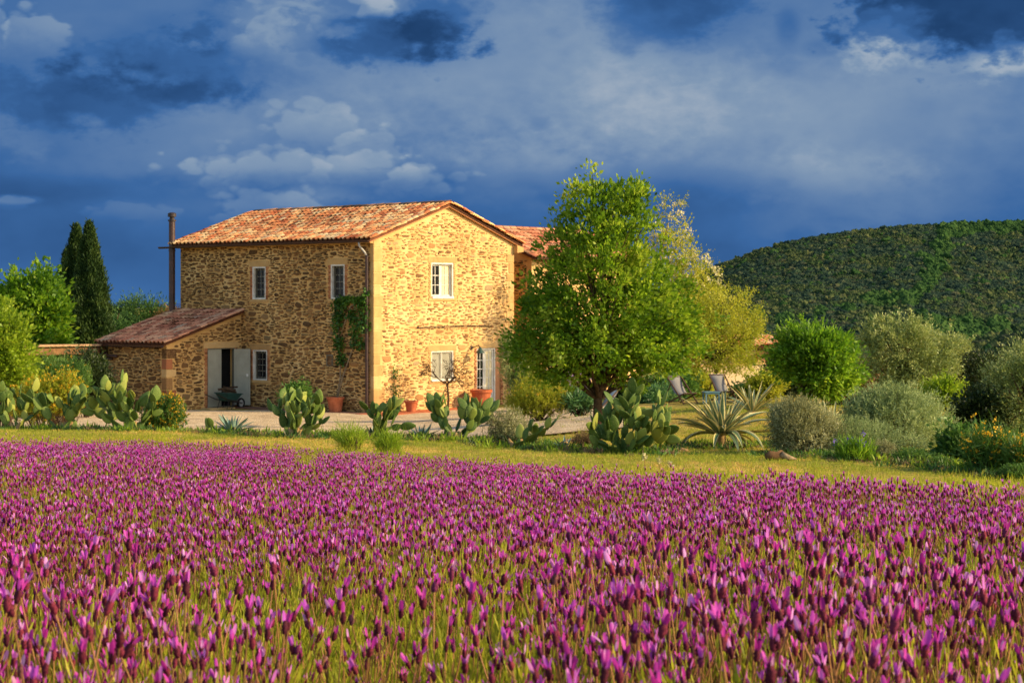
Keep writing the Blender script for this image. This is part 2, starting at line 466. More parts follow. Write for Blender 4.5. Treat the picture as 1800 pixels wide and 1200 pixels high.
keep = (X < -9.2 + (63.2 - Y) * 1.1 + 6.5) & (X < -.6 - (Y - 46) * .02 + 3.0 * (fbm(X * .6, Y * .6, 9, 4) - .5) + 1.2 * np.exp(-((Y - 47) / 3) ** 2)) & (Y > 40.5 + 1.4 * fbm(X * .7, Y * .5, 19, 3))
I = np.arange(X.size).reshape(X.shape)
q = np.stack([I[:-1, :-1], I[:-1, 1:], I[1:, 1:], I[1:, :-1]], -1).reshape(-1, 4)
link('gravel_yard', mesh_np('gravel_yard', np.stack([X, Y, Z], -1).reshape(-1, 3), [q], gv, smooth=True), kind='structure')

# sea strip on the horizon
sm = mat_noise('sea_water', [(.3, lin(18, 48, 98)), (.7, lin(28, 62, 118))], .002, 3, .35, spec=.4)
S = MB(); S.add([(-40000, 6400, -16.5), (40000, 6400, -16.5), (40000, 52000, -16.5), (-40000, 52000, -16.5)], [(0, 1, 2, 3)])
S.build('sea', sm, kind='structure')

# hills
hillmat = mat_noise('hill_soil', [(.3, lin(26, 36, 20)), (.6, lin(44, 52, 28)), (.8, lin(66, 66, 38))], .012, 6, .95, bump=.0, spec=.05)
def hill_z(px, r, prof, r0, r1, r2, zb):
    crest = np.interp(px, prof[0], prof[1]) + 5 * r1 / 1600
    f = np.clip((r - r0) / (r1 - r0), 0, 1)
    f = f ** .8 * (1 - .12 * np.sin(np.pi * f))          # always climbing as seen from the garden
    bck = np.clip((r - r1) / (r2 - r1), 0, 1); bck = bck * bck * (3 - 2 * bck)
    pb = HOR + (CAMZ - zb) / r0 * F
    und = (fbm(px / 75 + r / 260, r / 170, 31, 4) - .5) * 2 * 9 * np.minimum(f * 4, 1) * np.clip((1 - f) * 3, 0, 1)
    z = CAMZ + (HOR - (pb + (crest - pb) * f + und)) / F * np.minimum(r, r1)
    return zb + (z - zb) * (1 - bck)
HP = ([300, 800, 1000, 1130, 1250, 1330, 1400, 1470, 1540, 1580, 1640, 1690, 1800, 2000, 2300, 2800, 3600],
      [545, 545, 543, 522, 469, 440, 420, 408, 402, 395, 393, 392, 392, 395, 410, 450, 540])
def big_hill(px, r): return hill_z(px, r, HP, 420, 1600, 2300, -15)
HP2 = ([1300, 1480, 1600, 1680, 1740, 1800, 1900, 2100, 2500], [640, 636, 632, 622, 606, 592, 580, 585, 640])
def small_hill(px, r): return hill_z(px, r, HP2, 190, 330, 460, -15)
def hill_mesh(fn, p0, p1, npx, rs):
    P_, R_ = np.meshgrid(np.linspace(p0, p1, npx), rs)
    Zz = fn(P_, R_); Xx = (P_ - 900) / F * R_
    I = np.arange(P_.size).reshape(P_.shape)
    q = np.stack([I[:-1, :-1], I[:-1, 1:], I[1:, 1:], I[1:, :-1]], -1).reshape(-1, 4)
    return np.stack([Xx, R_, Zz], -1).reshape(-1, 3), q
V, q = hill_mesh(big_hill, 600, 3600, 160, np.linspace(420, 2300, 110))
link('hill', mesh_np('hill', V, [q], hillmat, smooth=True), kind='structure')
V, q = hill_mesh(small_hill, 1300, 2500, 60, np.linspace(190, 460, 40))
link('low_hill', mesh_np('low_hill', V, [q], hillmat, smooth=True), kind='structure')

# ------------------------------------------------------------------ scattering by geometry nodes (stuff only)
def scatter(name, P, rot, scl, idx, protos, **kw):
    me = bpy.data.meshes.new(name)
    P = np.ascontiguousarray(P, np.float32)
    me.vertices.add(len(P)); me.vertices.foreach_set('co', P.ravel())
    a = me.attributes.new('rot', 'FLOAT_VECTOR', 'POINT'); a.data.foreach_set('vector', np.ascontiguousarray(rot, np.float32).ravel())
    a = me.attributes.new('scl', 'FLOAT', 'POINT'); a.data.foreach_set('value', np.ascontiguousarray(scl, np.float32))
    a = me.attributes.new('idx', 'INT', 'POINT'); a.data.foreach_set('value', np.ascontiguousarray(idx, np.int32))
    o = link(name, me, **kw)
    pc = bpy.data.collections.new(name + '_kinds')
    for i, pm in enumerate(protos):
        po = bpy.data.objects.new('%s_kind_%02d' % (name, i), pm); pc.objects.link(po)
    ng = bpy.data.node_groups.new(name, 'GeometryNodeTree')
    ng.interface.new_socket('Geometry', in_out='INPUT', socket_type='NodeSocketGeometry')
    ng.interface.new_socket('Geometry', in_out='OUTPUT', socket_type='NodeSocketGeometry')
    N = ng.nodes; L = ng.links
    gi = N.new('NodeGroupInput'); go = N.new('NodeGroupOutput')
    ci = N.new('GeometryNodeCollectionInfo'); ci.inputs[0].default_value = pc; ci.inputs['Separate Children'].default_value = True; ci.inputs['Reset Children'].default_value = True
    ip = N.new('GeometryNodeInstanceOnPoints'); ip.inputs['Pick Instance'].default_value = True
    def na(nm, ty):
        nd = N.new('GeometryNodeInputNamedAttribute'); nd.data_type = ty; nd.inputs[0].default_value = nm
        return nd.outputs[0]
    L.new(gi.outputs[0], ip.inputs['Points']); L.new(ci.outputs[0], ip.inputs['Instance'])
    L.new(na('idx', 'INT'), ip.inputs['Instance Index'])
    L.new(na('rot', 'FLOAT_VECTOR'), ip.inputs['Rotation']); L.new(na('scl', 'FLOAT'), ip.inputs['Scale'])
    L.new(ip.outputs[0], go.inputs[0])
    md = o.modifiers.new('scatter', 'NODES'); md.node_group = ng
    return o

# wooded hill: low crowns by the thousand, a far wood that reads as one mass
def crown_blob(seed, mat, sub=2, flat=.8, amp=.5):
    bm = bmesh.new(); bmesh.ops.create_icosphere(bm, subdivisions=sub, radius=1)
    r = np.random.default_rng(seed)
    off = r.random(3) * 50
    for vv in bm.verts:
        c = vv.co
        k = 1 + amp * (float(fbm(c.x * 1.7 + off[0] + c.z * 2, c.y * 1.7 + off[1] - c.z, seed, 3)) - .5) * 2 + (r.random() - .5) * .25
        vv.co = Vector((c.x * k, c.y * k, c.z * k * flat + .35))
    me = bpy.data.meshes.new('crown'); bm.to_mesh(me); bm.free(); me.materials.append(mat)
    return me
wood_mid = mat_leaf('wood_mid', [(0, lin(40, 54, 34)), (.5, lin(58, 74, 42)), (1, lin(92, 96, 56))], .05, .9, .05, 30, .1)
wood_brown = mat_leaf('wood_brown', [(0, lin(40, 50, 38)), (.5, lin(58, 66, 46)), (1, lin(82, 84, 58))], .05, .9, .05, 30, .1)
wood_dark = mat_leaf('wood_dark', [(0, lin(28, 46, 38)), (.5, lin(42, 60, 46)), (.8, lin(58, 74, 50)), (1, lin(78, 82, 58))], .05, .9, .05, 30, .1)  # dark bluish tones put cloud shade and haze into the wood colours
wood_green = mat_leaf('wood_green', [(0, lin(36, 60, 30)), (.5, lin(50, 78, 36)), (1, lin(70, 94, 44))], .1, .9, .05, 30, .1)  # lighter green puts the sunlit strip of the hill into the crown colour
gully = [(1810, 398, 20), (1760, 400, 18), (1700, 402, 14), (1665, 412, 12), (1655, 440, 13), (1645, 470, 15), (1632, 492, 11), (1628, 505, 9), (1600, 528, 12), (1570, 532, 13), (1540, 530, 14), (1490, 548, 8), (1440, 552, 6), (1620, 455, 5), (1380, 566, 10), (1330, 560, 9), (1640, 580, 22), (1700, 590, 26), (1760, 578, 16)]  # where crowns take the lighter green that stands in for sunlight
HZ = 1
def wood(name, fn, p0, p1, r0, r1, n, s0, s1, label):
    px = rng.uniform(p0, p1, n); r = np.sqrt(rng.uniform(r0 ** 2, r1 ** 2, n))
    z = fn(px, r); x = (px - 900) / F * r
    py = HOR + (CAMZ - z) / r * F
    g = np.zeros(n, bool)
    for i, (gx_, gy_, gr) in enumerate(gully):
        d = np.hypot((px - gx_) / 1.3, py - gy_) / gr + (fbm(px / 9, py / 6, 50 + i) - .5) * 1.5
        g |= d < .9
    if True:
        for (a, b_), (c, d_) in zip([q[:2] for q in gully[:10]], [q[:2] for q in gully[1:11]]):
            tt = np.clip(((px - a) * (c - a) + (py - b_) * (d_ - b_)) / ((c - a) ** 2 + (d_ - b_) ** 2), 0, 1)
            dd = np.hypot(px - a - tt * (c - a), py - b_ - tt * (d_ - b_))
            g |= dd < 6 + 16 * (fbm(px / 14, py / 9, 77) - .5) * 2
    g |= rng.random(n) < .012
    s = rng.uniform(s0, s1, n) * (1 + .15 * g) * np.sqrt(r / (r1 * .75))
    bare = fbm(px / 22, py / 6, 90, 4) > .60          # thin scrub where the slope shows
    keep = ~(bare & ~g & (rng.random(n) < .6))
    zone = fbm(px / 40, py / 10, 123, 4) + rng.normal(size=n) * .09
    s *= np.where(rng.random(n) < .06, 1.6, 1.0) * (.75 + .5 * fbm(px / 16, py / 6, 130, 3))
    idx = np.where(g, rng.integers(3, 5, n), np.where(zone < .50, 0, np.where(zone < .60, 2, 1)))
    rot = np.stack([np.zeros(n), np.zeros(n), rng.uniform(0, 6.28, n)], -1)
    P = np.stack([x, r, z - .2], -1)
    scatter(name, P[keep], rot[keep], s[keep], idx[keep],
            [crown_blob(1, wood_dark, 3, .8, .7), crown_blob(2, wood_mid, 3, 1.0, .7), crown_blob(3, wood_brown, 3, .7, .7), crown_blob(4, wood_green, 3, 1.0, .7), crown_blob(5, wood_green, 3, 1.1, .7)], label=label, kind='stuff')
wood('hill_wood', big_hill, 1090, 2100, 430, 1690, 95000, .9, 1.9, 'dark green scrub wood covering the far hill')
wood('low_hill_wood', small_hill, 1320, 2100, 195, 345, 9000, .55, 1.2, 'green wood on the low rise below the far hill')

# ------------------------------------------------------------------ farmhouse
# local frame: x runs along the sunlit gable wall, y along the shaded long wall, origin at their corner
WL, LL = 7.26, 9.88            # gable width, long wall length
EAVE, RIDGE = 5.86, 7.08
house = empty('stone_farmhouse', (-4.61, 62.0, 0.0), R(50),
              label='two storey rubble stone farmhouse with terracotta roof, lean-to and tall dark flue', cat='house')
HM = Matrix.Translation((-4.61, 62.0, 0)) @ Matrix.Rotation(R(50), 4, 'Z')
fL = lambda u, v, w=0: Vector((-w, u, v))                 # long shaded wall
fG = lambda u, v, w=0: Vector((u, -w, v))                 # gable wall
LT0, LT1, LTD = 6.53, 9.70, 3.42
fA = lambda u, v, w=0: Vector((-u, LT0 - w, v))           # lean-to side wall with the door
fB = lambda u, v, w=0: Vector((-LTD - w, LT0 + u, v))     # lean-to eaves wall
WX, WY, WH, WLN = 8.54, .2, 2.7, 6.8                      # rear wing: corner, half width, length
fC = lambda u, v, w=0: Vector((WX + u, WY - w, v))        # wing sunlit wall
fD = lambda u, v, w=0: Vector((WX - w, WY + u, v))        # wing shaded gable end
WEAVE, WRIDGE = 5.42, 6.5
LTH, LTE = 3.42, 2.36                                     # lean-to roof height at house and at eaves

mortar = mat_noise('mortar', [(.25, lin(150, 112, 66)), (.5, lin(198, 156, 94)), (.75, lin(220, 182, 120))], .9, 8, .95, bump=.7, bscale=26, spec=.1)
mortar_pale = mat_noise('mortar_pale', [(.25, lin(172, 134, 80)), (.5, lin(206, 168, 108)), (.75, lin(218, 188, 134))], .8, 8, .95, bump=.7, bscale=26, spec=.1)  # paler mortar copy for the sunlit walls, sunlight put into its colour
dressed = mat_noise('dressed_stone', [(.2, lin(156, 120, 74)), (.5, lin(188, 150, 94)), (.8, lin(208, 174, 118))], 3, 6, .9, bump=.35, bscale=30, spec=.15, rndmix=.4)
brickm = mat_noise('old_brick', [(.15, lin(128, 74, 48)), (.5, lin(164, 104, 68)), (.85, lin(190, 136, 92))], 4, 5, .9, bump=.4, bscale=50, spec=.1, rndmix=.7)
def stone_mat(name, stops):
    m, t, p = new_mat(name)
    tcn = t.node('ShaderNodeTexCoord'); v = tcn.outputs['Object']
    r = rnd_val(t); n = t.noise(v, 14, 5, .65)
    col = t.ramp(r, stops)
    col = t.mix(t.math('MULTIPLY', t.smooth(n, .35, .75), .5), col, lin(170, 134, 84))
    t.l.new(col, p.inputs['Base Color']); p.inputs['Roughness'].default_value = .9; p.inputs['Specular IOR Level'].default_value = .15
    b = t.node('ShaderNodeBump'); b.inputs['Strength'].default_value = .6; b.inputs['Distance'].default_value = .02
    t.l.new(t.noise(v, 40, 6, .7), b.inputs['Height']); t.l.new(b.outputs[0], p.inputs['Normal'])
    return m
stone_dark = stone_mat('rubble_stone', [(0, lin(36, 24, 16)), (.22, lin(72, 46, 26)), (.5, lin(100, 66, 36)), (.72, lin(126, 86, 48)), (.86, lin(108, 90, 60)), (1, lin(150, 106, 60))])  # stone of the shaded walls, shade put into its darker colour
stone_light = stone_mat('rubble_stone_pale', [(0, lin(100, 70, 42)), (.2, lin(142, 100, 60)), (.5, lin(172, 128, 78)), (.75, lin(192, 150, 98)), (.9, lin(150, 130, 96)), (1, lin(196, 156, 104))])  # pale copy of the stone for sunlit walls, their light put into the colour
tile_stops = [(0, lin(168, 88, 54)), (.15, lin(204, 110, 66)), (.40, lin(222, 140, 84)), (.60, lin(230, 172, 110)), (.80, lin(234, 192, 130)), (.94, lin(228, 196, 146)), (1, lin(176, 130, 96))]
def tile_mat(name, stops):
    m, t, p = new_mat(name)
    tcn = t.node('ShaderNodeTexCoord'); v = tcn.outputs['Object']
    col = t.ramp(rnd_val(t), stops)
    n = t.noise(v, 1.1, 4, .6)
    col = t.mix(t.math('MULTIPLY', t.smooth(n, .45, .75), .5), col, lin(216, 184, 130))
    n2 = t.noise(v, 16, 5, .7)
    col = t.mix(t.math('MULTIPLY', t.smooth(n2, .62, .8), .3), col, lin(84, 64, 50))
    t.l.new(col, p.inputs['Base Color']); p.inputs['Roughness'].default_value = .9; p.inputs['Specular IOR Level'].default_value = .15
    b = t.node('ShaderNodeBump'); b.inputs['Strength'].default_value = .4; b.inputs['Distance'].default_value = .01
    t.l.new(t.noise(v, 60, 5, .7), b.inputs['Height']); t.l.new(b.outputs[0], p.inputs['Normal'])
    return m
tilem = tile_mat('roof_tile', tile_stops)
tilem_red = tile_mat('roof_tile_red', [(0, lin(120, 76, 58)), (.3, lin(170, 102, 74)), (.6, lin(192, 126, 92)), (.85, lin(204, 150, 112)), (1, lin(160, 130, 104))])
chan = mat_noise('channel_tile', [(.3, lin(64, 40, 28)), (.6, lin(104, 64, 44)), (.8, lin(140, 94, 64))], 6, 5, .9, spec=.1, rndmix=.5)
ridge_m = tile_mat('ridge_tile', [(0, lin(60, 50, 40)), (.5, lin(104, 80, 60)), (1, lin(160, 116, 82))])
white_paint = mat_noise('white_paint', [(.3, lin(190, 182, 162)), (.6, lin(218, 212, 194)), (.8, lin(228, 222, 206))], 6, 3, .55, spec=.4)
grey_paint = mat_noise('grey_green_paint', [(.3, lin(146, 142, 122)), (.7, lin(164, 160, 138))], 3, 5, .6, spec=.3)
grey_dark = mat_noise('shutter_paint', [(.3, lin(92, 90, 74)), (.7, lin(110, 106, 88))], 4, 4, .6, spec=.3)
iron = mat_noise('dark_iron', [(.3, lin(34, 26, 22)), (.7, lin(56, 42, 34))], 8, 4, .6, spec=.4)
copper = mat_noise('weathered_copper', [(.3, lin(46, 28, 20)), (.7, lin(78, 46, 32))], 3, 5, .5, spec=.5)
zinc = mat_noise('pale_metal', [(.3, lin(150, 146, 136)), (.7, lin(180, 176, 166))], 6, 4, .5, spec=.5)
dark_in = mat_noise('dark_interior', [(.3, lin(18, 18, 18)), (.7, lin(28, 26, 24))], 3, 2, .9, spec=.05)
timber = mat_noise('weathered_timber', [(.3, lin(86, 62, 40)), (.6, lin(122, 92, 60)), (.8, lin(150, 118, 80))], 6, 6, .9, bump=.4, spec=.1)
terracotta = mat_noise('terracotta', [(.3, lin(158, 84, 52)), (.6, lin(186, 106, 68)), (.8, lin(200, 128, 90))], 5, 6, .85, bump=.2, spec=.15)
glassm, t, p = new_mat('window_glass')
p.inputs['Base Color'].default_value = (.012, .014, .016, 1); p.inputs['Roughness'].default_value = .04; p.inputs['Specular IOR Level'].default_value = .5
curtain = mat_noise('curtain_cloth', [(.3, lin(196, 180, 136)), (.7, lin(220, 206, 164))], 20, 3, .9, spec=.05)

# ---- openings: u0,u1,v0,v1
OPEN = {
    'L': [(5.28, 5.96, 3.84, 4.98), (1.36, 2.02, 3.85, 5.01), (5.20, 5.94, .99, 2.05), ],
    'G': [(2.83, 3.97, 3.89, 5.10), (2.83, 3.97, 1.03, 2.04), (5.22, 6.52, 0.02, 2.10)],
    'A': [(.33, 1.60, 0.05, 2.12)], 'B': [], 'C': [], 'D': [],
}
def wall_panels(mb, f, U, V, opens, depth=.24, top=None):
    """flat wall with holes and reveals; top(u) clips a gable"""
    us = sorted({0, U} | {o[0] for o in opens} | {o[1] for o in opens})
    vs = sorted({-.25, V} | {o[2] for o in opens} | {o[3] for o in opens})
    for a, b in zip(us[:-1], us[1:]):
        for c, d in zip(vs[:-1], vs[1:]):
            if any(o[0] <= a and b <= o[1] and o[2] <= c and d <= o[3] for o in opens): continue
            mb.add([f(a, c), f(b, c), f(b, d), f(a, d)], [(0, 1, 2, 3)])
    for o in opens:
        for a, b in (((o[0], o[2]), (o[1], o[2])), ((o[1], o[2]), (o[1], o[3])), ((o[1], o[3]), (o[0], o[3])), ((o[0], o[3]), (o[0], o[2]))):
            mb.add([f(a[0], a[1], 0), f(b[0], b[1], 0), f(b[0], b[1], -depth), f(a[0], a[1], -depth)], [(0, 1, 2, 3)])
    if top: mb.add([f(*q) for q in top], [tuple(range(len(top)))])
def wall(name, mat, f, U, V, key, top=None, **kw):
    mb = MB(); wall_panels(mb, f, U, V, OPEN[key], top=top, **kw)
    return mb.build(name, mat, house, fix=False)
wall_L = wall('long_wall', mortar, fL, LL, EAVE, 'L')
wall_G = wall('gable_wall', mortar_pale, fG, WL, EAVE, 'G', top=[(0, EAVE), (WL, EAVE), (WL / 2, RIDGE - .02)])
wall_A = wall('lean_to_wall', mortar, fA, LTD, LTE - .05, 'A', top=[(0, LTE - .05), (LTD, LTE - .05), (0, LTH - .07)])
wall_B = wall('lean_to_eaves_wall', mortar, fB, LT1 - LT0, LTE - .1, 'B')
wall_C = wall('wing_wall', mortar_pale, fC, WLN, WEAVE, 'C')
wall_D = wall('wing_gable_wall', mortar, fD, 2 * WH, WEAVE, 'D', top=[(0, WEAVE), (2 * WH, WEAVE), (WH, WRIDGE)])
mb = MB()   # unseen rear walls close the volume
for f4 in ([(WL, 0, -.2), (WL, LL, -.2), (WL, LL, EAVE), (WL, 0, EAVE)], [(WL, LL, -.2), (0, LL, -.2), (0, LL, EAVE), (WL, LL, EAVE)]):
    mb.add(f4, [(0, 1, 2, 3)])
mb.add([(0, LL, EAVE), (WL, LL, EAVE), (WL / 2, LL, RIDGE - .02)], [(0, 1, 2)])
mb.add([(-LTD, LT1, -.2), (0, LT1, -.2), (0, LT1, LTH - .1), (-LTD, LT1, LTE - .1)], [(0, 1, 2, 3)])
mb.add([(WX, WY + 2 * WH, -.2), (WX + WLN, WY + 2 * WH, -.2), (WX + WLN, WY + 2 * WH, WEAVE), (WX, WY + 2 * WH, WEAVE)], [(0, 1, 2, 3)])
mb.add([(WX + WLN, WY, -.2), (WX + WLN, WY + 2 * WH, -.2), (WX + WLN, WY + 2 * WH, WEAVE), (WX + WLN, WY + WH, WRIDGE), (WX + WLN, WY, WEAVE)], [(0, 1, 2, 3, 4)])
mb.add([(WL, 1.5, -.2), (WX, 1.5, -.2), (WX, 1.5, 5.3), (WL, 1.5, 5.3)], [(0, 1, 2, 3)])
mb.add([(WL, 1.5, 5.3), (WX, 1.5, 5.3), (WX, 6, 5.3), (WL, 6, 5.3)], [(0, 1, 2, 3)])
mb.build('rear_wall', mortar, house, fix=False)
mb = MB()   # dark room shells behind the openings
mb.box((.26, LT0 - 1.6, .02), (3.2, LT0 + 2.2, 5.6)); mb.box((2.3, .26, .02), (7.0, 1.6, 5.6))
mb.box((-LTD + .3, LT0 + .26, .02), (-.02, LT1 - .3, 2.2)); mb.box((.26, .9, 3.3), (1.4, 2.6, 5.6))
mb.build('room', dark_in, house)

# ---- rubble stones: big ones first, then smaller into the gaps
RES = .02
def pack(U, V, opens, sizes, vfun=None, seed=0, gap=1):
    r = np.random.default_rng(seed)
    nu, nv = int(U / RES), int(V / RES)
    occ = np.zeros((nu, nv), bool)
    for (a, b, c, d) in opens:
        occ[max(0, int(a / RES)):int(b / RES) + 1, max(0, int(c / RES)):int(d / RES) + 1] = True
    if vfun is not None:
        uu = (np.arange(nu) + .5) * RES; vv = (np.arange(nv) + .5) * RES
        occ |= vv[None, :] > vfun(uu)[:, None]
    out = []
    for (l0, l1, h0, h1, tries) in sizes:
        L = r.uniform(l0, l1, tries); H = r.uniform(h0, h1, tries)
        H = np.minimum(H, L * .95)
        u = r.uniform(0, 1, tries) * (U - L); v = r.uniform(0, 1, tries) * (V - H)
        for k in range(tries):
            i0, j0 = int(u[k] / RES), int(v[k] / RES); i1, j1 = i0 + int(L[k] / RES) + gap, j0 + int(H[k] / RES) + gap
            if i1 >= nu or j1 >= nv: continue
            s = occ[i0:i1, j0:j1]
            # rounded corners: only the inner cross has to be free
            if s[1:-1, :].any() or s[:, 1:-1].any(): continue
            s[2:-1, :] = True; s[:, 1:-1] = True
            out.append((u[k] + L[k] / 2, v[k] + H[k] / 2, L[k], H[k]))
    return out
def stone_shape(seed):
    """unit stone in (u,v), relief along w"""
    r = np.random.default_rng(seed); n = 9
    th = np.linspace(0, 2 * np.pi, n, endpoint=False) + r.uniform(-.3, .3, n)
    e = .62
    x = np.sign(np.cos(th)) * np.abs(np.cos(th)) ** e * .5 * r.uniform(.72, 1.04, n)
    y = np.sign(np.sin(th)) * np.abs(np.sin(th)) ** e * .5 * r.uniform(.66, 1.04, n)
    V = [(a, b, -.02) for a, b in zip(x, y)] + [(a * .97, b * .95, .55 + .2 * r.random()) for a, b in zip(x, y)] + [(a * .78, b * .72, .9 + .2 * r.random()) for a, b in zip(x, y)] + [(0, 0, 1.0)]
    q = [(i, (i + 1) % n, n + (i + 1) % n, n + i) for i in range(n)] + [(n + i, n + (i + 1) % n, 2 * n + (i + 1) % n, 2 * n + i) for i in range(n)]
    t_ = [(2 * n + i, 2 * n + (i + 1) % n, 3 * n) for i in range(n)]
    return np.array(V), np.array(q), np.array(t_)
SHAPES = [stone_shape(s) for s in range(16)]
SM_D = [mesh_np('stone', V, [q, t_], stone_dark) for V, q, t_ in SHAPES]
SM_L = [mesh_np('stone', V, [q, t_], stone_light) for V, q, t_ in SHAPES]
def grow(o, s=.16, t=.22, b=.12): return (o[0] - s, o[1] + s, o[2] - b, o[3] + t)
surround = {k: [grow(o) for o in v] for k, v in OPEN.items()}
quoin = {'L': [(0, .12, 0, 6)], 'G': [(0, .34, 0, 6), (WL - .3, WL, 0, 6)], 'A': [(LTD - .3, LTD, 0, 3)], 'B': [(0, .22, 0, 3)], 'C': [(0, .2, 0, 6)], 'D': [(0, .2, 0, 6)]}
dense = [(.28, .50, .13, .24, 90), (.18, .34, .08, .15, 700), (.16, .44, .05, .095, 9000), (.10, .26, .035, .07, 15000), (.05, .12, .03, .06, 12000)]
loose = [(.32, .52, .14, .26, 26), (.20, .34, .08, .15, 170), (.16, .46, .045, .09, 1700), (.10, .28, .035, .065, 4200), (.05, .12, .03, .05, 3000)]
gable_top = lambda u: EAVE + (RIDGE - EAVE) * (1 - np.abs(u - WL / 2) / (WL / 2)) - .16
STONES = []   # (score, frame matrix, light, parent)
def frame_M(f, u, v, L, H, dep, ang):
    o = f(u, v, 0); du = f(1, 0, 0) - f(0, 0, 0); dv = f(0, 1, 0) - f(0, 0, 0); dw = f(0, 0, 1) - f(0, 0, 0)
    ca, sa = math.cos(ang), math.sin(ang)
    a = du * ca + dv * sa; b = dv * ca - du * sa
    M = Matrix.Identity(4)
    for k in range(3):
        M[k][0] = a[k] * L; M[k][1] = b[k] * H; M[k][2] = dw[k] * dep; M[k][3] = o[k]
    return M
def lay(key, f, U, V, sizes, light, parent, weight, vfun=None, seed=0, frac=1.0, v0=0.0):
    for (u, v, L, H) in pack(U, V, surround[key] + quoin[key], [(a, b, c, d, int(n * frac)) for a, b, c, d, n in sizes], vfun, seed, 1):
        dep = random.uniform(.018, .045) * (.7 if light else 1.0)
        STONES.append((L * H * weight, frame_M(f, u, v, L * 1.02, H * 1.02, dep, random.gauss(0, .06)), light, parent))
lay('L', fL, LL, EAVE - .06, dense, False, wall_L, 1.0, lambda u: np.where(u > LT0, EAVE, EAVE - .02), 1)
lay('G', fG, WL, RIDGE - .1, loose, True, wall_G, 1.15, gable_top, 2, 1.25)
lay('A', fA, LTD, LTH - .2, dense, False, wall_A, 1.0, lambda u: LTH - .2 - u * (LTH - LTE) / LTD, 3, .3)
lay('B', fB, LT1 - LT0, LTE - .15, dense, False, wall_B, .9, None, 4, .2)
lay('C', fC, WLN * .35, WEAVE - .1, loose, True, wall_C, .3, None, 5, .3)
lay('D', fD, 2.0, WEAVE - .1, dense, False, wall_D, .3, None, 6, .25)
# regular old brick courses around the openings and large dressed blocks at the corners
def brick_M(f, u, v, L, H, dep): return frame_M(f, u, v, L, H, dep, random.gauss(0, .01))
STONES.sort(key=lambda s: -s[0])
for k, (sc, M, light, par) in enumerate(STONES[:300]):
    link_m('stone', (SM_L if light else SM_D)[k % 16], M, par)
def join(items, mats, name, parent, shapes=SHAPES, **kw):
    Vs, Qs, Ts, mi_q, mi_t = [], [], [], [], []; off = 0
    for k, (M, m_) in enumerate(items):
        V, q, t_ = shapes[k % len(shapes)]
        m4 = np.array(M)
        Vs.append(V @ m4[:3, :3].T + m4[:3, 3]); Qs.append(q + off); mi_q.append(np.full(len(q), m_))
        if t_ is not None and len(t_): Ts.append(t_ + off); mi_t.append(np.full(len(t_), m_))
        off += len(V)
    polys = [np.concatenate(Qs)] + ([np.concatenate(Ts)] if Ts else [])
    mi = np.concatenate(mi_q + mi_t)
    return link(name, mesh_np(name, np.concatenate(Vs), polys, mats, mi), parent, **kw)
def small_stone(seed):
    V, q, t_ = stone_shape(seed); n = 9
    keep = list(range(0, n)) + list(range(2 * n, 3 * n)) + [3 * n]
    V2 = V[keep].copy(); V2[n:2 * n, :2] *= 1.12
    q2 = np.array([(i, (i + 1) % n, n + (i + 1) % n, n + i) for i in range(n)]); t2 = np.array([(n + i, n + (i + 1) % n, 2 * n) for i in range(n)])
    return V2, q2, t2
join([(M, 1 if l else 0) for (s, M, l, p_) in STONES[300:]], [stone_dark, stone_light], 'stones', house, shapes=[small_stone(k) for k in range(24)], kind='stuff')

# dressed corner blocks (each its own piece)
def block(name, f, u0, u1, v0, v1, d, mat, parent, d0=-.02, bev=.012):
    mb = MB(); mb.wbox(f, u0, u1, v0, v1, d0, d); return mb.build(name, mat, parent, bevel=bev)
v = 0.0; k = 0
while v < EAVE - .1:
    h = random.uniform(.30, .52); h = min(h, EAVE - .02 - v)
    lu = (.52 if k % 2 else .34) + random.uniform(-.05, .06)
    mb = MB(); mb.box((-.010, -.012, v + .006), (lu, .11 if k % 2 else .15, v + h - .006)); mb.build('corner_block', dressed, wall_G, bevel=.015)
    v += h; k += 1
v = 0.0; k = 0
while v < EAVE - .5:
    h = random.uniform(.30, .5)
    lu = (.40 if k % 2 else .28)
    block('corner_block', fG, WL - lu, WL + .012, v + .012, v + h - .012, .02, dressed, wall_G)
    v += h; k += 1
v = 0.0; k = 0
while v < LTE - .25:
    h = random.uniform(.26, .44); h = min(h, LTE - .08 - v)
    lu = (.42 if k % 2 else .26)
    mb = MB(); mb.box((-LTD - .02, LT0 - .022, v + .012), (-LTD + lu, LT0 + .24, v + h - .012)); mb.build('corner_block', [dressed, brickm, stone_dark][k % 3], wall_A, bevel=.015)
    v += h; k += 1
# surrounds: brick jambs, stone lintel and sill
for key, f, par in (('L', fL, wall_L), ('G', fG, wall_G), ('A', fA, wall_A)):
    for n_, (a, b, c, d) in enumerate(OPEN[key]):
        block('lintel', f, a - .17, b + .17, d, d + .2, .016, dressed, par)
        if c > .5: block('window_ledge', f, a - .14, b + .14, c - .11, c - .004, .035, dressed, par)
        bricks = []
        for side in (0, 1):
            vv = c
            j = 0
            while vv < d - .03:
                L_ = .15 if j % 2 else .11
                uc = (a - L_ / 2) if side == 0 else (b + L_ / 2)
                bricks.append((brick_M(f, uc, vv + .03, L_, .06, .014 + random.random() * .008), 0)); vv += .072; j += 1
        cube_q = np.array([(0, 1, 2, 3), (0, 4, 5, 1), (1, 5, 6, 2), (2, 6, 7, 3), (3, 7, 4, 0)])
        cube_v = np.array([(-.48, -.46, 1), (.48, -.46, 1), (.48, .46, 1), (-.48, .46, 1), (-.5, -.5, -.1), (.5, -.5, -.1), (.5, .5, -.1), (-.5, .5, -.1)])
        join(bricks, [brickm if key != 'G' or c < .5 else dressed], 'jamb_bricks', par, shapes=[(cube_v, cube_q, None)], kind='stuff')

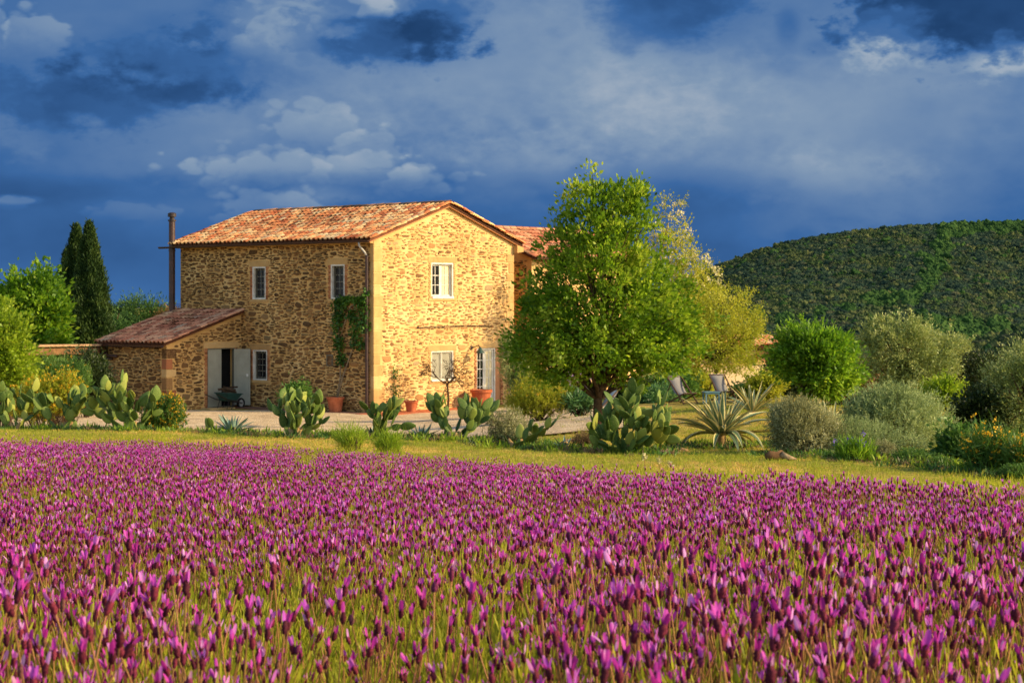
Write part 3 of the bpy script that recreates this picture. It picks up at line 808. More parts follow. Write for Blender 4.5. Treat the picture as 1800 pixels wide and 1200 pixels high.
# ---- windows and doors
def bars(mb, f, a, b, c, d, nu, nv, w0, w1, t):
    for i in range(1, nu): x = a + (b - a) * i / nu; mb.wbox(f, x - t / 2, x + t / 2, c, d, w0, w1)
    for j in range(1, nv): y = c + (d - c) * j / nv; mb.wbox(f, a, b, y - t / 2, y + t / 2, w0 + .002, w1 - .002)
def ring(mb, f, a, b, c, d, t, w0, w1):
    mb.wbox(f, a, a + t, c, d, w0, w1); mb.wbox(f, b - t, b, c, d, w0, w1)
    mb.wbox(f, a + t, b - t, c, c + t, w0, w1); mb.wbox(f, a + t, b - t, d - t, d, w0, w1)
def grille_window(f, o, par=house):
    a, b, c, d = o
    mb = MB(); ring(mb, f, a, b, c, d, .045, -.10, .012)
    wn = mb.build('window', white_paint, par)
    mb = MB(); ring(mb, f, a + .047, b - .047, c + .047, d - .047, .07, -.15, -.105); mb.wbox(f, a + .1, b - .1, (c + d) / 2 - .001, (c + d) / 2 + .001, -.149, -.14)
    mb.build('sash', grey_dark, wn)
    mb = MB(); mb.wbox(f, a + .117, b - .117, c + .117, d - .117, -.145, -.135); mb.build('pane', glassm, wn)
    mb = MB(); bars(mb, f, a + .117, b - .117, c + .117, d - .117, 2, 4, -.128, -.112, .016); mb.build('glazing_bar', grey_paint, wn)
    mb = MB()
    for i in range(1, 5): x = a + (b - a) * i / 5; mb.wbox(f, x - .008, x + .008, c + .046, d - .046, -.07, -.055)
    mb.build('iron_bars', iron, wn)
for o in OPEN['L']: grille_window(fL, o)
def casement(f, o, split=2, rows=3, shut=False, curt=True):
    a, b, c, d = o
    mb = MB(); ring(mb, f, a, b, c, d, .05, -.16, .004)
    wn = mb.build('window', white_paint, house)
    m = (a + b) / 2
    for (x0, x1) in ((a + .052, m - .002), (m + .002, b - .052)):
        mb = MB(); ring(mb, f, x0, x1, c + .052, d - .052, .055, -.14, -.09)
        sh = mb.build('sash', white_paint if not shut else grey_paint, wn)
        mb = MB(); mb.wbox(f, x0 + .055, x1 - .055, c + .107, d - .107, -.125, -.118); mb.build('pane', glassm if not shut else grey_paint, wn)
        mb = MB(); bars(mb, f, x0 + .055, x1 - .055, c + .107, d - .107, 2, rows, -.117, -.095, .02)
        if not shut: mb.build('glazing_bar', white_paint, wn)
    return wn
w_up = casement(fG, OPEN['G'][0])
o = OPEN['G'][0]; mb = MB()
for i in range(9):
    x0 = 3.44 + i * .045; mb.add([fG(x0, o[2] + .11, -.117 + .003 * (i % 2)), fG(x0 + .045, o[2] + .11, -.117 + .003 * ((i + 1) % 2)), fG(x0 + .045, o[3] - .11, -.117 + .003 * ((i + 1) % 2)), fG(x0, o[3] - .11, -.117 + .003 * (i % 2))], [(0, 1, 2, 3)])
mb.build('curtain', curtain, w_up, fix=False)
mb = MB(); mb.wbox(fG, o[0] + .02, o[1] - .02, o[2] - .03, o[2] + .05, -.1, .06); mb.build('sill', white_paint, w_up)
# lower gable window: slatted shutters closed behind a white frame
a, b, c, d = OPEN['G'][1]
mb = MB(); ring(mb, fG, a, b, c, d, .035, -.14, .006); w_lo = mb.build('window', white_paint, house)
for (x0, x1) in ((a + .037, (a + b) / 2 - .012), ((a + b) / 2 + .012, b - .037)):
    mb = MB(); ring(mb, fG, x0, x1, c + .037, d - .037, .05, -.10, -.055); sh = mb.build('shutter', grey_paint, w_lo)
    mb = MB(); nsl = 22
    for j in range(nsl):
        y = c + .09 + (d - c - .19) * (j + .5) / nsl
        mb.hexa([fG(x0 + .05, y - .018, -.075), fG(x1 - .05, y - .018, -.075), fG(x1 - .05, y - .010, -.07), fG(x0 + .05, y - .010, -.07), fG(x0 + .05, y + .012, -.10), fG(x1 - .05, y + .012, -.10), fG(x1 - .05, y + .02, -.095), fG(x0 + .05, y + .02, -.095)])
    mb.build('shutter_slats', grey_paint, w_lo, kind='stuff')
mb = MB(); mb.wbox(fG, (a + b) / 2 - .012, (a + b) / 2 + .012, c + .036, d - .036, -.1, -.03); mb.build('mullion', white_paint, w_lo)
mb = MB(); mb.wbox(fG, a - .03, b + .03, c - .028, c + .012, -.1, .075); mb.build('sill', white_paint, w_lo)
# french door: left leaf closed, right leaf swung out a little
a, b, c, d = OPEN['G'][2]
b -= .26
mb = MB(); mb.wbox(fG, a, a + .05, c, d, -.16, -.02); mb.wbox(fG, b - .05, b, c, d, -.16, -.02); mb.wbox(fG, a + .05, b - .05, d - .05, d, -.16, -.02)
fd = mb.build('french_door', white_paint, house)
mb = MB(); mb.wbox(fG, b + .001, b + .26, c, d, -.22, -.03); mb.build('brick_jamb', brickm, house)
def leaf(f, x0, x1, name):
    mb = MB(); ring(mb, f, x0, x1, c + .01, d - .052, .07, -.12, -.075); mb.wbox(f, x0 + .07, x1 - .07, c + .07, c + .4, -.115, -.08)
    lf = mb.build(name, white_paint, fd)
    mb = MB(); mb.wbox(f, x0 + .07, x1 - .07, c + .4, d - .12, -.103, -.095); mb.build('pane', glassm if name == 'door_leaf' else curtain, fd)  # pale cloth colour in place of glass paints the right pane as lit
    mb = MB(); bars(mb, f, x0 + .07, x1 - .07, c + .4, d - .12, 2, 5, -.112, -.08, .022); mb.build('glazing_bar', white_paint, fd)
leaf(fG, a + .052, a + .50, 'door_leaf')
leaf(fG, a + .504, b - .052, 'pale_pane_door_leaf')
mb = MB(); mb.wbox(fG, a - .1, b + .4, -.1, .02, -.2, .45); mb.build('doorstep', dressed, house, bevel=.01)
# lean-to double door: left leaf shut, right leaf swung open against the long wall
a, b, c, d = OPEN['A'][0]
mb = MB(); mb.wbox(fA, .92, b - .01, c, d - .02, -.09, -.04)
dl = mb.build('shed_door', grey_paint, house)
mb = MB(); ring(mb, fA, a, b, c, d, .03, -.12, .0); mb.build('door_frame', grey_dark, dl)
ang = R(118)
hp = fA(.36, 0, .012)
def fO(u, v, w=0):
    dx = math.cos(ang); dy = math.sin(ang)
    base = Vector((hp.x, hp.y, 0))
    dirv = Vector((-1, 0, 0)) * dx + Vector((0, -1, 0)) * dy
    nv = Vector((-1, 0, 0)) * dy - Vector((0, -1, 0)) * dx
    return base + dirv * u + nv * w + Vector((0, 0, v))
mb = MB(); ring(mb, fO, 0, .60, c + .05, d - .04, .05, 0, .05); mb.wbox(fO, .05, .55, c + .10, d - .09, .008, .035); mb.wbox(fO, .05, .55, 1.14, 1.19, .034, .05)
ol = mb.build('open_shed_door', grey_paint, house)
mb = MB(); mb.wbox(fO, .46, .54, 1.09, 1.2, .05, .075); mb.build('lock_plate', white_paint, ol, bevel=.01)
mb = MB(); mb.wbox(fA, -.02, b + .3, -.1, .05, -.2, .5); mb.build('doorstep', dressed, house, bevel=.01)
# little niche and meter box on the long wall
mb = MB(); ring(mb, fL, 1.92, 2.22, 1.55, 1.95, .035, -.02, .03); mb.build('meter_box', grey_dark, house)
mb = MB(); mb.wbox(fL, 1.955, 2.185, 1.585, 1.915, -.01, .016); mb.build('meter_lid', timber, house)
# terracotta paving kerb along the walls
mb = MB(); mb.wbox(fG, -.9, WL + .6, -.2, .055, .02, 1.25); mb.build('paving', terracotta, house, bevel=.01)
mb = MB(); mb.wbox(fL, .0, LT0 - .03, -.2, .05, .02, .75); mb.build('paving', mat_noise('worn_paving', [(.3, lin(96, 66, 48)), (.7, lin(140, 98, 72))], 3, 5, .9), house, bevel=.01)

# ---- roofs
def tile_mesh_np(L=.46, r0=.090, r1=.072, seg=6, th=.016):
    V = []; 
    for (x, r, z) in ((0, r0, 0.0), (L, r1, -.004)):
        for rr in (r, r - th):
            for k in range(seg + 1):
                a_ = math.pi * k / seg
                V.append((x, math.cos(a_) * rr, z + math.sin(a_) * rr * .82))
    n = seg + 1
    q = []
    for k in range(seg):
        q.append((k, k + 1, 2 * n + k + 1, 2 * n + k))           # outside
        q.append((n + k, k + n + 1, k + 1, k))                     # lower rim
        q.append((n + k + 1, n + k, 3 * n + k, 3 * n + k + 1))
    return np.array(V), np.array(q), None
TS = tile_mesh_np()
def basis(o, a, b, n):
    M = Matrix.Identity(4)
    for k in range(3): M[k][0] = a[k]; M[k][1] = b[k]; M[k][2] = n[k]; M[k][3] = o[k]
    return M
TILES = []
def slope(name, O, u, s, Lu, Ls, mat_id, parent, weight, vis=True, over=.28, thick=.07):
    """O lower corner of the eaves, u along the eaves, s up the slope (unit)"""
    O = Vector(O); u = Vector(u).normalized(); s = Vector(s).normalized(); n = u.cross(s)
    if n.z < 0: n = -n
    mb = MB()
    c8 = [O, O + u * Lu, O + u * Lu + s * Ls, O + s * Ls]
    mb.hexa([p_ - n * thick for p_ in c8] + [p_ for p_ in c8])
    slab = mb.build(name, chan, parent)
    cols = int(Lu / .215); step = Lu / cols; rows = int(Ls / .345) + 1
    pan = []
    for i in range(cols + 1):
        for j in range(rows):
            x = j * .345 - .05
            if x + .3 > Ls + .12: continue
            jit = Vector((random.gauss(0, .010), random.gauss(0, .009), random.gauss(0, .004))) - n * .035 * math.sin(math.pi * i / cols) * math.sin(math.pi * min(1, j / rows))
            M = basis(O + u * min(i * step, Lu - .02) + s * x + n * (.046 + .012) + jit, (s - n * .045).normalized(), u, n) @ Matrix.Rotation(random.gauss(0, .045), 4, 'Z')
            TILES.append((weight * (1 if vis else 0) + random.random() * .01, M, mat_id, slab))
            if i < cols:
                Mp = basis(O + u * (i + .5) * step + s * (x + .02) + n * .085, (s - n * .05).normalized(), u, -n)
                pan.append((Mp, 0))
    join(pan, [chan], 'channel_tiles', slab, shapes=[TS], kind='stuff')
    return slab
PIT = math.atan2(RIDGE - EAVE, WL / 2)
ov = .34; vg = .16
sl = Vector((math.cos(PIT), 0, math.sin(PIT)))
zO = EAVE + .07 - ov * math.tan(PIT)
Lsl = (WL / 2 + ov) / math.cos(PIT)
roof_a = slope('roof', (-ov, -vg, zO), (0, 1, 0), sl, LL + 2 * vg, Lsl, 0, house, 1.0)
slr = Vector((-math.cos(PIT), 0, math.sin(PIT)))
roof_b = slope('roof', (WL + ov, -vg, zO), (0, 1, 0), slr, LL + 2 * vg, Lsl, 0, house, 0.0, vis=False)
PL = math.atan2(LTH - LTE, LTD); so = .22
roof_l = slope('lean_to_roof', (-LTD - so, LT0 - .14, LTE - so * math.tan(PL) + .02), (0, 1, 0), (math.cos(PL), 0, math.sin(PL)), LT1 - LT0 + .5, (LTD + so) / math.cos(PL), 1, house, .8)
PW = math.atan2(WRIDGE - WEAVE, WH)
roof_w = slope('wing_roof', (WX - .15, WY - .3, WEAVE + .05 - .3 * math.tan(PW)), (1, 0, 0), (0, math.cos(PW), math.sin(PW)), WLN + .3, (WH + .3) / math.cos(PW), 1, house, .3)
roof_w2 = slope('wing_roof', (WX - .15, WY + 2 * WH + .3, WEAVE + .05 - .3 * math.tan(PW)), (1, 0, 0), (0, -math.cos(PW), math.sin(PW)), WLN + .3, (WH + .3) / math.cos(PW), 1, house, 0, vis=False)
TILES.sort(key=lambda q: -q[0])
# the 300 that show largest: front slope and lean-to, nearest first
def dist_key(q): 
    if q[0] < .5: return 1e9
    p_ = HM @ Vector(q[1].translation); return p_.y
TILES.sort(key=dist_key)
TM = [mesh_np('tile', TS[0], [TS[1]], m_, smooth=False) for m_ in (tilem, tilem_red)]
for k, (s_, M, mi_, par) in enumerate(TILES[:300]): link_m('tile', TM[mi_], M, par)
join([(M, mi_) for (s_, M, mi_, par) in TILES[300:]], [tilem, tilem_red], 'tiles', house, shapes=[TS], kind='stuff')
# ridge, verge tiles, gutters, downpipe, flue
RT = tile_mesh_np(.46, .125, .11, 7, .018)
rt = mesh_np('ridge_tile', RT[0], [RT[1]], ridge_m)
for i in range(int((LL + .3) / .4)):
    link_m('ridge_tile', rt, basis((WL / 2, -vg + i * .4 - .02, RIDGE + .10 + random.gauss(0, .004)), (0, 1, 0), (-1, 0, 0), (0, 0, 1)), roof_a)
rt2 = mesh_np('ridge_tile', RT[0], [RT[1]], tilem_red)
for i in range(int((WLN + .3) / .4)):
    link_m('ridge_tile', rt2, basis((WX - .15 + i * .4, WY + WH, WRIDGE + .09), (1, 0, 0), (0, 1, 0), (0, 0, 1)), roof_w)
for sgn, O, s_ in ((0, (-ov, -vg - .02, zO + .06), sl), (1, (WL + ov, -vg - .02, zO + .06), slr)):
    for j in range(int(Lsl / .3)):
        M = basis(Vector(O) + s_ * (j * .3) + Vector((0, 0, .01)), s_, (0, 1, 0), Vector((-s_.z * (1 if s_.x > 0 else -1), 0, abs(s_.x))))
        link_m('verge_tile', TM[0], M, roof_a if sgn == 0 else roof_b)
mb = MB()   # verge boards under the roof edge and a cornice band
for s_, O in ((sl, (-ov, -vg + .01, zO - .07)), (slr, (WL + ov, -vg + .01, zO - .07))):
    O = Vector(O); e = O + s_ * Lsl
    mb.beam(O + Vector((0, .06, .0)), e + Vector((0, .06, .0)), .09, .07, (0, 0, 1))
mb.build('verge', brickm, house)
mb = MB(); mb.box((-.16, -.005, EAVE - .16), (-.03, LL + .05, EAVE - .03)); mb.build('eaves_course', dressed, house)
mb = MB()
gxm = -ov - .04
def gutter(mb, p0, p1, r=.07):
    p0 = Vector(p0); p1 = Vector(p1); d_ = (p1 - p0).normalized(); side = d_.cross(Vector((0, 0, 1)))
    o_ = len(mb.v); n = 7
    for p_ in (p0, p1):
        for k in range(n):
            a_ = math.pi + math.pi * k / (n - 1)
            mb.v.append(tuple(p_ + side * math.cos(a_) * r + Vector((0, 0, 1)) * math.sin(a_) * r))
    for k in range(n - 1):
        mb.f.append([o_ + k, o_ + k + 1, o_ + n + k + 1, o_ + n + k]); mb.m.append(0)
gutter(mb, (gxm, -vg + .02, zO - .03), (gxm, LL + .75, zO - .05)); mb.build('gutter', copper, house, fix=False)
mb = MB(); mb.tube([(gxm, .32, zO - .09), (gxm + .02, .32, zO - .2), (-.16, .26, zO - .42), (-.10, .22, zO - .55)], .034); mb.build('downpipe_bend', zinc, house, smooth=True)
mb = MB(); mb.tube([(-.10, .22, zO - .52), (-.10, .22, 2.4), (-.10, .22, .0)], .055, 10)
for z_ in (1.0, 2.8, 4.4): mb.tube([(-.10, .22, z_), (-.10, .22, z_ + .05)], .066, 10)
mb.build('downpipe', copper, house, smooth=False)
mb = MB(); mb.tube([(-.30, LL + .12, 3.25), (-.30, LL + .12, 6.75)], .115, 14); mb.tube([(-.30, LL + .12, 5.6), (-.30, LL + .12, 5.66)], .13, 14)
fl = mb.build('flue', copper, house, smooth=False)
mb = MB(); mb.tube([(-.30, LL + .12, 6.70), (-.30, LL + .12, 6.76)], .15, 14); mb.tube([(-.30, LL + .12, 6.76), (-.30, LL + .12, 6.86)], .09, 14); mb.tube([(-.30, LL + .12, 6.86), (-.30, LL + .12, 6.98), (-.30, LL + .12, 7.02)], [.155, .155, .08], 14)
mb.build('flue_cap', iron, fl)
mb = MB(); gutter(mb, (-LTD - so - .05, LT0 - .12, LTE - .12), (-LTD - so - .05, LT1 + .4, LTE - .13), .055); mb.build('gutter', copper, house, fix=False)
mb = MB(); mb.tube([(-LTD - so - .05, LT1 + .2, LTE - .17), (-LTD - .1, LT1 + .12, LTE - .6), (-LTD - .06, LT1 - .3, LTE - .62)], .045); mb.build('downpipe', copper, house)
mb = MB(); gutter(mb, (WX - .1, WY - .36, WEAVE - .05), (WX + WLN, WY - .36, WEAVE - .06), .06); mb.build('gutter', copper, house, fix=False)
# corbel at the far eaves end of the gable, iron rod and lamp on the gable wall
mb = MB(); mb.hexa([Vector(q) for q in [(WL - .02, -.2, EAVE - .34), (WL + .32, -.2, EAVE - .30), (WL + .32, .2, EAVE - .30), (WL - .02, .2, EAVE - .34), (WL - .02, -.2, EAVE - .06), (WL + .34, -.2, EAVE - .14), (WL + .34, .2, EAVE - .14), (WL - .02, .2, EAVE - .06)]]); mb.build('corbel', dressed, house)
mb = MB(); mb.tube([fG(2.05, 2.86, .05), fG(3.2, 2.89, .10), fG(4.6, 2.92, .09), fG(6.0, 2.88, .05)], .016, 6)
for u_ in (2.1, 3.4, 4.7, 5.9): mb.tube([fG(u_, 2.88, -.02), fG(u_, 2.88, .1)], .012, 5)
mb.build('iron_rod', iron, house)
green_enamel = mat_noise('green_enamel', [(.3, lin(34, 58, 44)), (.7, lin(48, 74, 56))], 8, 3, .4, spec=.5)
mb = MB(); mb.tube([fG(4.93, 2.12, 0), fG(4.93, 2.16, .16), fG(4.93, 2.22, .34), fG(4.93, 2.14, .42)], .018, 7); mb.wbox(fG, 4.88, 4.98, 2.05, 2.2, 0.0, .025)
lp = mb.build('wall_lamp', iron, house)
c_ = fG(4.93, 1.96, .42); mb = MB(); mb.lathe([(.02, .2), (.05, .17), (.075, .10), (.17, .0), (.175, -.012)], 16, c_); mb.build('lamp_shade', green_enamel, lp, smooth=True)
# ------------------------------------------------------------------ vegetation builders
def unit(v): return v / np.maximum(np.linalg.norm(v, axis=-1, keepdims=True), 1e-9)
def leaf_quads(P, D, L, Wd, fold=.18, r=None):
    """kite shaped leaves: base P, axis D, length L, width Wd"""
    r = r or rng
    n = len(P); D = unit(D)
    S = unit(np.cross(D, unit(r.normal(size=(n, 3)))))
    Nn = np.cross(S, D)
    L = np.asarray(L)[:, None]; Wd = np.asarray(Wd)[:, None]
    v0 = P; v2 = P + D * L + Nn * L * .08
    mid = P + D * L * .48
    v1 = mid + S * Wd * .5 + Nn * Wd * fold; v3 = mid - S * Wd * .5 + Nn * Wd * fold
    V = np.stack([v0, v1, v2, v3], 1).reshape(-1, 3)
    return V, np.arange(4 * n).reshape(n, 4)
def E(px, py, d, rx, ry, rz=None, dz=0.0):
    c = W(px, py, d); k = d / F
    return (c.x, c.y + dz, c.z, rx * k, (rz if rz is not None else (rx * .9)) * (k if rz is None else 1), ry * k)
def ell_points(ells, n, inner=.45, r=None, noise=.12):
    r = r or rng
    vol = np.array([e[3] * e[4] * e[5] for e in ells]) ** .75
    ch = r.choice(len(ells), n, p=vol / vol.sum())
    e = np.array(ells)[ch]
    d = unit(r.normal(size=(n, 3)))
    rad = (inner ** 3 + (1 - inner ** 3) * r.random(n)) ** (1 / 3)
    rad = rad * (1 + r.normal(size=n) * noise)
    P = e[:, :3] + d * rad[:, None] * e[:, 3:6]
    return P, d, rad
def tree(name, label, cat, base, ells, mat, bark, nclump, nleaf, leafL, rc, trunk_r, aspect=.5, inner=.4, droop=0.0, outw=.7, limbs=26, blossom=None, group=None, seed=0, noise=.12, fork=.45, bush=False, shoots=0, up=.35, trunk_path=None):
    r = np.random.default_rng(1000 + seed)
    b = Vector(base); root = empty(name, b, label=label, cat=cat, group=group)
    bb = np.array(b)
    ells = [tuple(e) for e in ells]
    C, dirs, rad = ell_points(ells, nclump, inner, r, noise)
    ctr = np.mean([e[:3] for e in ells], 0)
    C = C[C[:, 2] > b.z + .02]; nclump = len(C)
    # trunk and limbs
    mb = MB()
    top = np.array([ctr[0] * .7 + bb[0] * .3, ctr[1] * .7 + bb[1] * .3, max(e[2] + e[5] * .55 for e in ells)])
    hgt_ = top[2] - bb[2]
    npt = 7
    tp = [bb + (top - bb) * np.array([(k / (npt - 1)) ** 1.3, (k / (npt - 1)) ** 1.3, k / (npt - 1)]) + (r.normal(size=3) * [1, 1, 0] * trunk_r * .5 if 0 < k else 0) for k in range(npt)]
    tp[0] = tp[0] - [0, 0, .12]
    tr = [trunk_r * (1.25 if k == 0 else 1) * (1 - .85 * (k / (npt - 1)) ** .8) + .004 for k in range(npt)]
    if not bush: mb.tube([Vector(q - bb) for q in tp], tr, 9)
    pick = r.permutation(nclump)[:limbs]
    for k in pick:
        tgt = C[k]
        if bush: s0 = bb + r.normal(size=3) * [trunk_r * 2, trunk_r * 2, 0]; r0 = trunk_r * .5
        else:
            tz = np.clip((tgt[2] - bb[2]) / hgt_ * r.uniform(.35, .75), fork * .75, .92)
            i = min(int(tz * (npt - 1)), npt - 2); fr = tz * (npt - 1) - i
            s0 = np.array(tp[i]) * (1 - fr) + np.array(tp[i + 1]) * fr; r0 = (tr[i] * (1 - fr) + tr[i + 1] * fr) * .55
        m1 = s0 * .55 + tgt * .45 + np.array([0, 0, .06 * np.linalg.norm(tgt - s0)]) + r.normal(size=3) * .05 * np.linalg.norm(tgt - s0)
        mb.tube([Vector(q - bb) for q in (s0, (s0 + m1) / 2 + r.normal(size=3) * .02, m1, tgt)], [r0, r0 * .8, r0 * .55, r0 * .2], 5, cap=False)
    mb.build('stem' if bush else 'trunk', bark, root, smooth=True, fix=False)
    # leaves in clumps
    n = nclump * nleaf
    ci = np.repeat(np.arange(nclump), nleaf)
    sz = r.uniform(.6, 1.35, nclump)[ci] * rc
    off = r.normal(size=(n, 3)) * .55 * sz[:, None] * [1, 1, .8]
    P = C[ci] + off
    Dv = unit(unit(P - ctr) * outw + unit(off) * .6 + r.normal(size=(n, 3)) * .45 + np.array([0, 0, up - droop]))
    L = leafL * r.uniform(.65, 1.3, n)
    if shoots:
        # upright leafy shoots break the outline
        Cs, ds, _ = ell_points(ells, shoots, .9, r, .05)
        tt = r.random((shoots, nleaf)); ln = r.uniform(.5, 1.2, shoots)[:, None] * rc * 1.9
        ax = unit(ds * .6 + r.normal(size=(shoots, 3)) * .25 + [0, 0, .75])
        Ps = (Cs[:, None, :] + ax[:, None, :] * (tt * ln)[:, :, None] + r.normal(size=(shoots, nleaf, 3)) * .14 * rc).reshape(-1, 3)
        Ds = unit(np.repeat(ax, nleaf, 0) * .6 + r.normal(size=(shoots * nleaf, 3)) * .8)
        P = np.concatenate([P, Ps]); Dv = np.concatenate([Dv, Ds]); L = np.concatenate([L, leafL * r.uniform(.6, 1.1, len(Ps))])
    ok = P[:, 2] > b.z + .01
    P, Dv, L = P[ok], Dv[ok], L[ok]
    V, q = leaf_quads(P - bb, Dv, L, L * aspect, r=r)
    link('foliage' if bush else 'crown', mesh_np('crown', V, [q], mat), root)
    if blossom:
        bm_, nb, bl, nm = blossom[:4]
        zmin = blossom[4] if len(blossom) > 4 else -1e9
        cc, dd, rr = ell_points(ells, nb, .88, r, .06)
        cc = cc[(cc[:, 2] > ctr[2] + zmin) & (cc[:, 2] > b.z + .05)]
        k = 7
        ci = np.repeat(np.arange(len(cc)), k)
        P = cc[ci] + r.normal(size=(len(ci), 3)) * bl * .55
        V, q = leaf_quads(P - bb, unit(r.normal(size=(len(ci), 3)) + [0, -.3, .5]), np.full(len(ci), bl), np.full(len(ci), bl * .8), r=r)
        link(nm, mesh_np(nm, V, [q], bm_), root, kind='stuff')
    return root
def needle_bush(name, label, cat, base, ells, mat, bark, nstrand, slen, nleaf, leafL, leafW, seed=0, blossom=None, group=None, up=.55, inner=.55, spread=.3, sp=.5):
    """shrub of many thin shoots dressed with narrow leaves (rosemary, curry plant, broom)"""
    r = np.random.default_rng(3000 + seed)
    b = Vector(base); bb = np.array(b); root = empty(name, b, label=label, cat=cat, group=group)
    C, d, rad = ell_points(ells, nstrand, inner, r, .11)
    ok = C[:, 2] > b.z + .03; C = C[ok]; d = d[ok]; n = len(C)
    ax = unit(d * sp + r.normal(size=(n, 3)) * spread + [0, 0, up])
    ln = slen * r.uniform(.6, 1.3, n) * np.where(r.random(n) < .07, 1.9, 1.0)
    tt = r.random((n, nleaf))
    P = (C[:, None] + ax[:, None] * ((tt - .6) * ln[:, None])[:, :, None]).reshape(-1, 3)
    Dv = unit(np.repeat(ax, nleaf, 0) + r.normal(size=(n * nleaf, 3)) * .5)
    L = leafL * r.uniform(.7, 1.3, len(P))
    keep = P[:, 2] > b.z + .005
    V, q = leaf_quads((P - bb)[keep], Dv[keep], L[keep], np.full(keep.sum(), leafW), r=r)
    link('foliage', mesh_np('foliage', V, [q], mat), root)
    mb = MB()
    for k in range(min(60, n)):
        s0 = bb + r.normal(size=3) * [.08, .08, 0]; e_ = C[k] + ax[k] * ln[k] * .2
        mb.tube([Vector(s0 - bb), Vector((s0 + e_) / 2 - bb) + Vector((0, 0, .03)), Vector(e_ - bb)], [.012, .008, .003], 4, cap=False)
    mb.build('stem', bark, root, fix=False)
    if blossom:
        bm_, nb, bl, nm = blossom[:4]; topz = blossom[4] if len(blossom) > 4 else -9
        i = r.choice(n, min(nb, n), replace=False)
        tips = C[i] + ax[i] * (ln[i] * .45)[:, None]
        tips = tips[tips[:, 2] > topz]
        k = 6; ci = np.repeat(np.arange(len(tips)), k)
        P = tips[ci] + r.normal(size=(len(ci), 3)) * bl * .45
        V, q = leaf_quads(P - bb, unit(r.normal(size=(len(ci), 3)) + [0, 0, .6]), np.full(len(ci), bl), np.full(len(ci), bl * .75), r=r)
        link(nm, mesh_np(nm, V, [q], bm_), root, kind='stuff')
    return root

bark = mat_noise('bark', [(.3, lin(52, 40, 30)), (.6, lin(84, 66, 48)), (.8, lin(108, 88, 64))], 14, 6, .95, bump=.6, spec=.05)
bark_pale = mat_noise('pale_bark', [(.3, lin(110, 92, 70)), (.7, lin(156, 136, 104))], 14, 6, .95, bump=.5, spec=.05)
lf_main = mat_leaf('leaf_green', [(0, lin(62, 92, 18)), (.35, lin(96, 130, 26)), (.65, lin(130, 156, 38)), (.9, lin(164, 178, 56)), (1, lin(182, 180, 76))], .5, .5, .2, 1.6, .6)
lf_bright = mat_leaf('leaf_bright', [(0, lin(62, 98, 22)), (.4, lin(98, 138, 30)), (.75, lin(138, 168, 42)), (1, lin(170, 184, 64))], .45, .5, .3, .9)
lf_yellow = mat_leaf('leaf_yellow_green', [(0, lin(104, 120, 26)), (.4, lin(146, 154, 38)), (.75, lin(178, 176, 54)), (1, lin(196, 184, 84))], .42, .5, .3, 1.0)
lf_lime = mat_leaf('leaf_lime', [(0, lin(94, 124, 24)), (.5, lin(136, 160, 36)), (1, lin(176, 188, 64))], .45, .5, .3, 1.2)
lf_olive = mat_leaf('leaf_olive', [(0, lin(80, 98, 44)), (.4, lin(120, 136, 66)), (.75, lin(162, 170, 96)), (1, lin(190, 190, 128))], .2, .5, .35, 1.2)
lf_dark = mat_leaf('leaf_dark', [(0, lin(28, 40, 16)), (.5, lin(46, 62, 24)), (1, lin(76, 88, 38))], .2, .5, .3, 1.0)
lf_cyp = mat_leaf('leaf_cypress', [(0, lin(26, 46, 18)), (.5, lin(48, 70, 28)), (.9, lin(74, 94, 38)), (1, lin(96, 108, 50))], .18, .6, .2, 1.4, .55)
lf_pine = mat_leaf('leaf_pine', [(0, lin(34, 58, 26)), (.5, lin(54, 84, 36)), (1, lin(86, 116, 52))], .2, .6, .2, .8)
lf_grey = mat_leaf('leaf_grey', [(0, lin(96, 98, 60)), (.5, lin(150, 150, 100)), (.85, lin(190, 186, 136)), (1, lin(206, 198, 156))], .2, .6, .2, 1.6)
lf_greyg = mat_leaf('leaf_grey_green', [(0, lin(92, 108, 62)), (.5, lin(140, 156, 96)), (.85, lin(178, 188, 126)), (1, lin(200, 202, 152))], .22, .6, .2, 1.2)
lf_herb = mat_leaf('leaf_herb', [(0, lin(48, 82, 30)), (.5, lin(80, 116, 44)), (1, lin(122, 150, 66))], .3, .5, .3, 2.0)
lf_dry = mat_leaf('leaf_dry', [(0, lin(92, 74, 50)), (.5, lin(132, 110, 78)), (1, lin(166, 142, 106))], .2, .8, .1, 3)
lf_rust = mat_leaf('leaf_rust', [(0, lin(74, 58, 30)), (.5, lin(108, 84, 42)), (1, lin(140, 112, 60))], .25, .6, .2, 1.5)
lf_bluegreen = mat_leaf('leaf_strap', [(0, lin(58, 92, 52)), (.5, lin(84, 124, 68)), (1, lin(118, 150, 88))], .25, .4, .4, 2)
fl_yellow = mat_leaf('petal_yellow', [(0, lin(196, 140, 20)), (.5, lin(222, 172, 34)), (1, lin(232, 196, 70))], .3, .6, .2, 3, .2)
fl_orange = mat_leaf('petal_orange', [(0, lin(196, 136, 62)), (.5, lin(214, 164, 88)), (1, lin(226, 190, 120))], .3, .6, .2, 3, .2)
fl_purple = mat_leaf('petal_lilac', [(0, lin(128, 94, 152)), (.5, lin(160, 124, 176)), (1, lin(192, 160, 194))], .3, .6, .2, 3, .2)
fl_iris = mat_leaf('petal_iris', [(0, lin(92, 74, 150)), (.5, lin(122, 104, 176)), (1, lin(156, 140, 196))], .3, .6, .2, 3, .2)
fl_cream = mat_leaf('petal_cream', [(0, lin(176, 166, 108)), (.5, lin(204, 194, 142)), (1, lin(226, 218, 176))], .3, .6, .2, 3, .2)
fl_pink = mat_leaf('petal_dusty', [(0, lin(150, 108, 112)), (.5, lin(176, 136, 130)), (1, lin(196, 164, 150))], .3, .6, .2, 3, .2)

